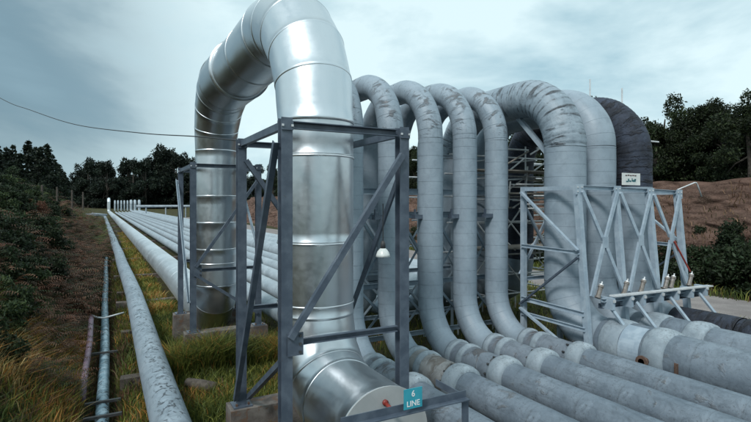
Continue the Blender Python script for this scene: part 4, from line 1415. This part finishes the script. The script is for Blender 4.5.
def make_bush(h, w, n, size, pal, seed):
    rr = random.Random(seed)
    lumps = []
    for k in range(12):
        a = rr.uniform(0, 2*math.pi); rad = w*rr.uniform(0, 0.75); t = rr.uniform(0.1, 0.85)*(1-0.5*rad/w)
        q = rr.uniform(0.22, 0.42)*w
        lumps.append((math.cos(a)*rad, math.sin(a)*rad, h*t, q, q, q*0.75, q*q))
    T = thing('x', (0, 0, 0), None, None)
    mb = MB()
    for l in lumps[:7]:
        mb.add(*tube([(0, 0, -0.15), (l[0]*0.4, l[1]*0.4, l[2]*0.6), l[:3]], [0.035*w, 0.025*w, 0.008*w], 6))
    mb.build('stem', M['bark'], T)
    v, f, c = leaf_cloud(lumps, n, size, pal, shell=0.35)
    obj('foliage', v, f, M['leaf'], T, cols=c)
    return T


GR1, GR2, GR3 = (0.020, 0.036, 0.016), (0.034, 0.055, 0.022), (0.055, 0.078, 0.028)
bush_d = [make_bush(1.9, 1.5, 5200, 0.075, [DK1, DK2, GR1, DK2], 31+k) for k in range(3)]
bush_g = [make_bush(1.6, 1.3, 5200, 0.065, [GR1, GR2, GR3], 41+k) for k in range(3)]
bd, bg = set(), set()
# bushes on the left bank: px, X, scale, kind
left = [(6, -5.4, 1.1, 'g', 'green bush at the left edge high on the bank'),
        (-6, -3.4, 1.0, 'd', 'dark bush at the left edge halfway up the bank'),
        (20, -4.7, 1.05, 'g', 'leafy green bush on the bank crest near the left edge'),
        (33, -4.6, 1.0, 'd', 'dark bush on the bank crest below the conifers'),
        (14, -3.0, 0.95, 'd', 'dark bush in the middle of the left bank'),
        (30, -3.0, 1.0, 'd', 'dark bush above the bracken on the left bank'),
        (45, -3.6, 1.0, 'g', 'green bush on the bank crest near the bracken'),
        (47, -2.5, 0.8, 'd', 'low dark bush beside the red-brown bracken'),
        (22, -2.3, 0.75, 'g', 'low green bush above the orange grass'),
        (5, -2.4, 0.75, 'g', 'low green bush at the left edge above the orange grass'),
        (56, -3.2, 0.85, 'd', 'small dark bush behind the bracken'),
        (40, -1.75, 0.45, 'g', 'small green bush low on the bank among bracken'),
        (-4, -1.75, 0.55, 'd', 'small dark bush at the left edge in the orange grass'),
        (64, -3.4, 0.9, 'd', 'dark bush far along the bank crest'),
        (2, -6.6, 1.3, 'g', 'big green bush at the left edge on top of the bank'),
        (12, -7.2, 1.3, 'd', 'big dark bush on top of the bank before the conifers'),
        (-8, -6.0, 1.4, 'd', 'big dark bush cut by the left edge on top of the bank'),
        (24, -6.6, 1.2, 'g', 'green bush on top of the bank before the conifer spire')]
for k, (px, X, s, kd, lab) in enumerate(left):
    Y = X/tat(px)
    pr, us = (bush_g, bg) if kd == 'g' else (bush_d, bd)
    place(pr, us, [i for i in range(3) if i not in us][0] if len(us) < 3 else k % 3, 'bush', (X, Y, float(height(X, Y))-0.1), random.uniform(0, 6), s, lab, 'bush', 'bushes on the left bank')
tk = 0
rows = [(-2.45, (-6, 3, 12, 21, 30, 39, 47)), (-3.1, (-4, 6, 16, 26, 36, 46, 54)), (-3.9, (0, 11, 22, 33, 43, 52, 59)), (-4.9, (-4, 8, 19, 30, 41, 51)), (-6.4, (-2, 9, 21, 34, 46))]
for q, (X0, pxs) in enumerate(rows):
    for px in pxs:
        tk += 1
        X = X0 + random.uniform(-.25, .25); Y = X/tat(px + random.uniform(-2, 2))
        kd = random.random() < 0.68
        pr, us = (bush_d, bd) if kd else (bush_g, bg)
        place(pr, us, tk % 3, 'bush', (X, Y, float(height(X, Y))-0.2), random.uniform(0, 6), random.uniform(0.62, 0.85) + 0.1*q,
              '%s bush in the thicket on the left bank, in its %s rank uphill' % ('dark leaved' if kd else 'mid green', ['lowest', 'second', 'middle', 'fourth', 'topmost'][q]), 'bush', 'thicket bushes on the left bank')
brown_b = [make_bush(0.95, 0.85, 3000, 0.06, [BROWN, (0.10, 0.055, 0.034), RED, (0.07, 0.055, 0.03)], 81+k) for k in range(3)]
bb = set(); tk = 0
for X0, pxs, wd in ((-0.98, (76, 83, 89, 94), 'beside the ditch'), (-1.5, (58, 66, 73, 80, 87), 'a little up the bank'), (-2.1, (60, 68, 76, 84), 'halfway up the bank'), (-2.9, (64, 73, 82), 'near the bank crest')):
    for q, px in enumerate(pxs):
        X = X0 + random.uniform(-.12, .12); Y = X/tat(px); tk += 1
        place(brown_b, bb, tk % 3, 'bracken_clump', (X, Y, float(height(X, Y))-0.15), random.uniform(0, 6), random.uniform(0.6, 0.85)*(1 + Y*0.006),
              'rust-brown bracken clump %s, %s of its row from the left' % (wd, ['first', 'second', 'third', 'fourth', 'fifth'][q]), 'bracken', 'bracken clumps on the left bank')
red_bush = make_bush(1.0, 1.1, 2600, 0.06, [RED, (0.14, 0.05, 0.03), BROWN], 77)
X = -4.1; Y = X/tat(31)
place([red_bush], set(), 0, 'bush', (X, Y, float(height(X, Y))+0.5), 0, 0.9, 'rust-red bush on the left bank crest', 'bush', None)
# bushes at the foot of the cut bank
for k, (px, X, s) in enumerate([(694, 25.6, 1.15), (704, 26.2, 1.35), (716, 25.8, 1.3), (729, 26.0, 1.2), (742, 25.7, 1.45), (755, 25.5, 1.5), (664, 25.7, 1.2), (640, 26.0, 1.1), (748, 27.3, 1.2), (700, 27.5, 0.9)]):
    Y = X/tat(px)
    z = 0.0 if X < 26.6 else 1.4
    place(bush_d, bd, k % 3, 'bush', (X, Y, z-0.1), random.uniform(0, 6), s, ['dark bush at the foot of the earth bank, just right of the truss', 'tall dark bush second right of the truss below the earth bank', 'dark bush third right of the truss below the earth bank', 'dark bush fourth right of the truss below the earth bank', 'largest dark bush below the earth bank near the right edge', 'dark bush cut by the right edge below the earth bank', 'dark bush below the bank seen through the right end of the truss', 'dark bush below the bank seen behind the dark riser', 'dark bush part way up the earth bank near the right edge', 'small dark bush part way up the earth bank above the goose-neck pipe'][k], 'bush', 'bushes at the foot of the earth bank')
for k in range(9):
    Y = 24 + k*5.5; X = 25 + random.uniform(0, 1.5)
    place(bush_d, bd, k % 3, 'bush', (X, Y, -0.1), random.uniform(0, 6), random.uniform(0.9, 1.4), 'dark bush below the bank seen between the pipe risers', 'bush', 'bushes behind the pipes')

# conifers at left and the far forest
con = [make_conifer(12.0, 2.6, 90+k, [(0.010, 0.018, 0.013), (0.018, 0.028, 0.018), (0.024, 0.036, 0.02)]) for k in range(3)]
cu_ = set()
for k, (px, py, d) in enumerate([(-22, 140, 84), (-4, 141, 80), (6, 148, 92), (13, 146, 96), (20, 152, 88), (28, 141, 92), (36, 148, 98), (40, 146, 90), (47, 145, 95), (53, 156, 100), (59, 163, 104), (64, 172, 108), (68, 178, 112), (-14, 150, 88)]):
    p = at(px, 203, d)
    g = float(height(p.x, p.y)); ztop = CAM_Z + (203-py)/500*d
    s = (ztop-g)/12.0
    lab = {5: 'tall spire-topped dark conifer left of the forest gap', 8: 'tall dark conifer right of the spire-topped one'}.get(k, 'dark conifer behind the left bank, %s from the left in its clump' % ['first', 'second', 'third', 'fourth', 'fifth', 'sixth', 'seventh', 'eighth', 'ninth', 'tenth', 'eleventh', 'twelfth', 'thirteenth', 'last'][sorted([-22, -4, 6, 13, 20, 28, 36, 40, 47, 53, 59, 64, 68, -14]).index(px)])
    place(con, cu_, k % 3, 'conifer', (p.x, p.y, g-0.2), random.uniform(0, 6), (s*1.15, s*1.15, s), lab, 'tree', 'conifers behind the left bank')
far_b = [make_broadleaf(14.0, 7.0, 6500, 0.34, [(0.010, 0.017, 0.014), (0.016, 0.025, 0.017), (0.022, 0.032, 0.02)], 61+k, low=0.05) for k in range(3)]
fb = set()
prof = [(72, 186), (78, 183), (84, 168), (90, 164), (97, 162), (103, 163), (109, 164), (115, 168), (120, 180), (126, 162), (132, 159), (138, 162), (144, 159), (150, 157), (157, 159), (163, 155),
        (169, 150), (175, 151), (181, 156), (187, 160), (196, 158), (206, 160), (218, 163), (232, 162), (246, 160), (258, 166), (270, 164), (286, 165), (303, 166), (322, 165), (342, 168), (360, 168), (378, 170), (396, 168), (412, 166)]
for k, (px, py) in enumerate(prof):
    for row_ in range(2):
        d = (232 + random.uniform(-10, 14)) + row_*22
        if px > 230: d = 150 + random.uniform(-10, 10) + row_*15 - (px-230)*0.2
        p = at(px + random.uniform(-2, 2), 203, d)
        g = float(height(p.x, p.y))
        ztop = CAM_Z + (203-py-random.uniform(-2, 3)+(4 if row_ else 0)*-1)/500*d
        s = max(0.4, (ztop-g)/14.0)
        place(far_b, fb, (k+row_) % 3, 'forest_tree', (p.x, p.y, g-0.5), random.uniform(0, 6), (s*0.95, s*0.95, s), '%s of the far forest, %s' % ('dark tree' if row_ == 0 else 'rear rank tree', 'left of the distant loops' if px < 106 else 'above the distant loops' if px < 142 else 'right of the distant loops' if px < 195 else 'seen past the shiny pipe and its frames'), 'tree', 'far forest trees')
# old fence posts along the bank top
for k, (px, y0, y1, d) in enumerate([(42, 185, 203, 40), (57, 187, 205, 46), (72, 190, 207, 50), (83, 192, 206, 56)]):
    a, b = at(px, y1+4, d), at(px, y0, d)
    T = thing('fence_post', a, ['leftmost grey fence post on the bank crest', 'second grey fence post on the bank crest', 'third grey fence post on the bank crest', 'rightmost grey fence post, farthest along the bank'][k], 'post', 'fence posts on the bank crest')
    v, f = tube([a, b], [0.09, 0.075], 8); obj('stake', v, f, M['timber'], T)
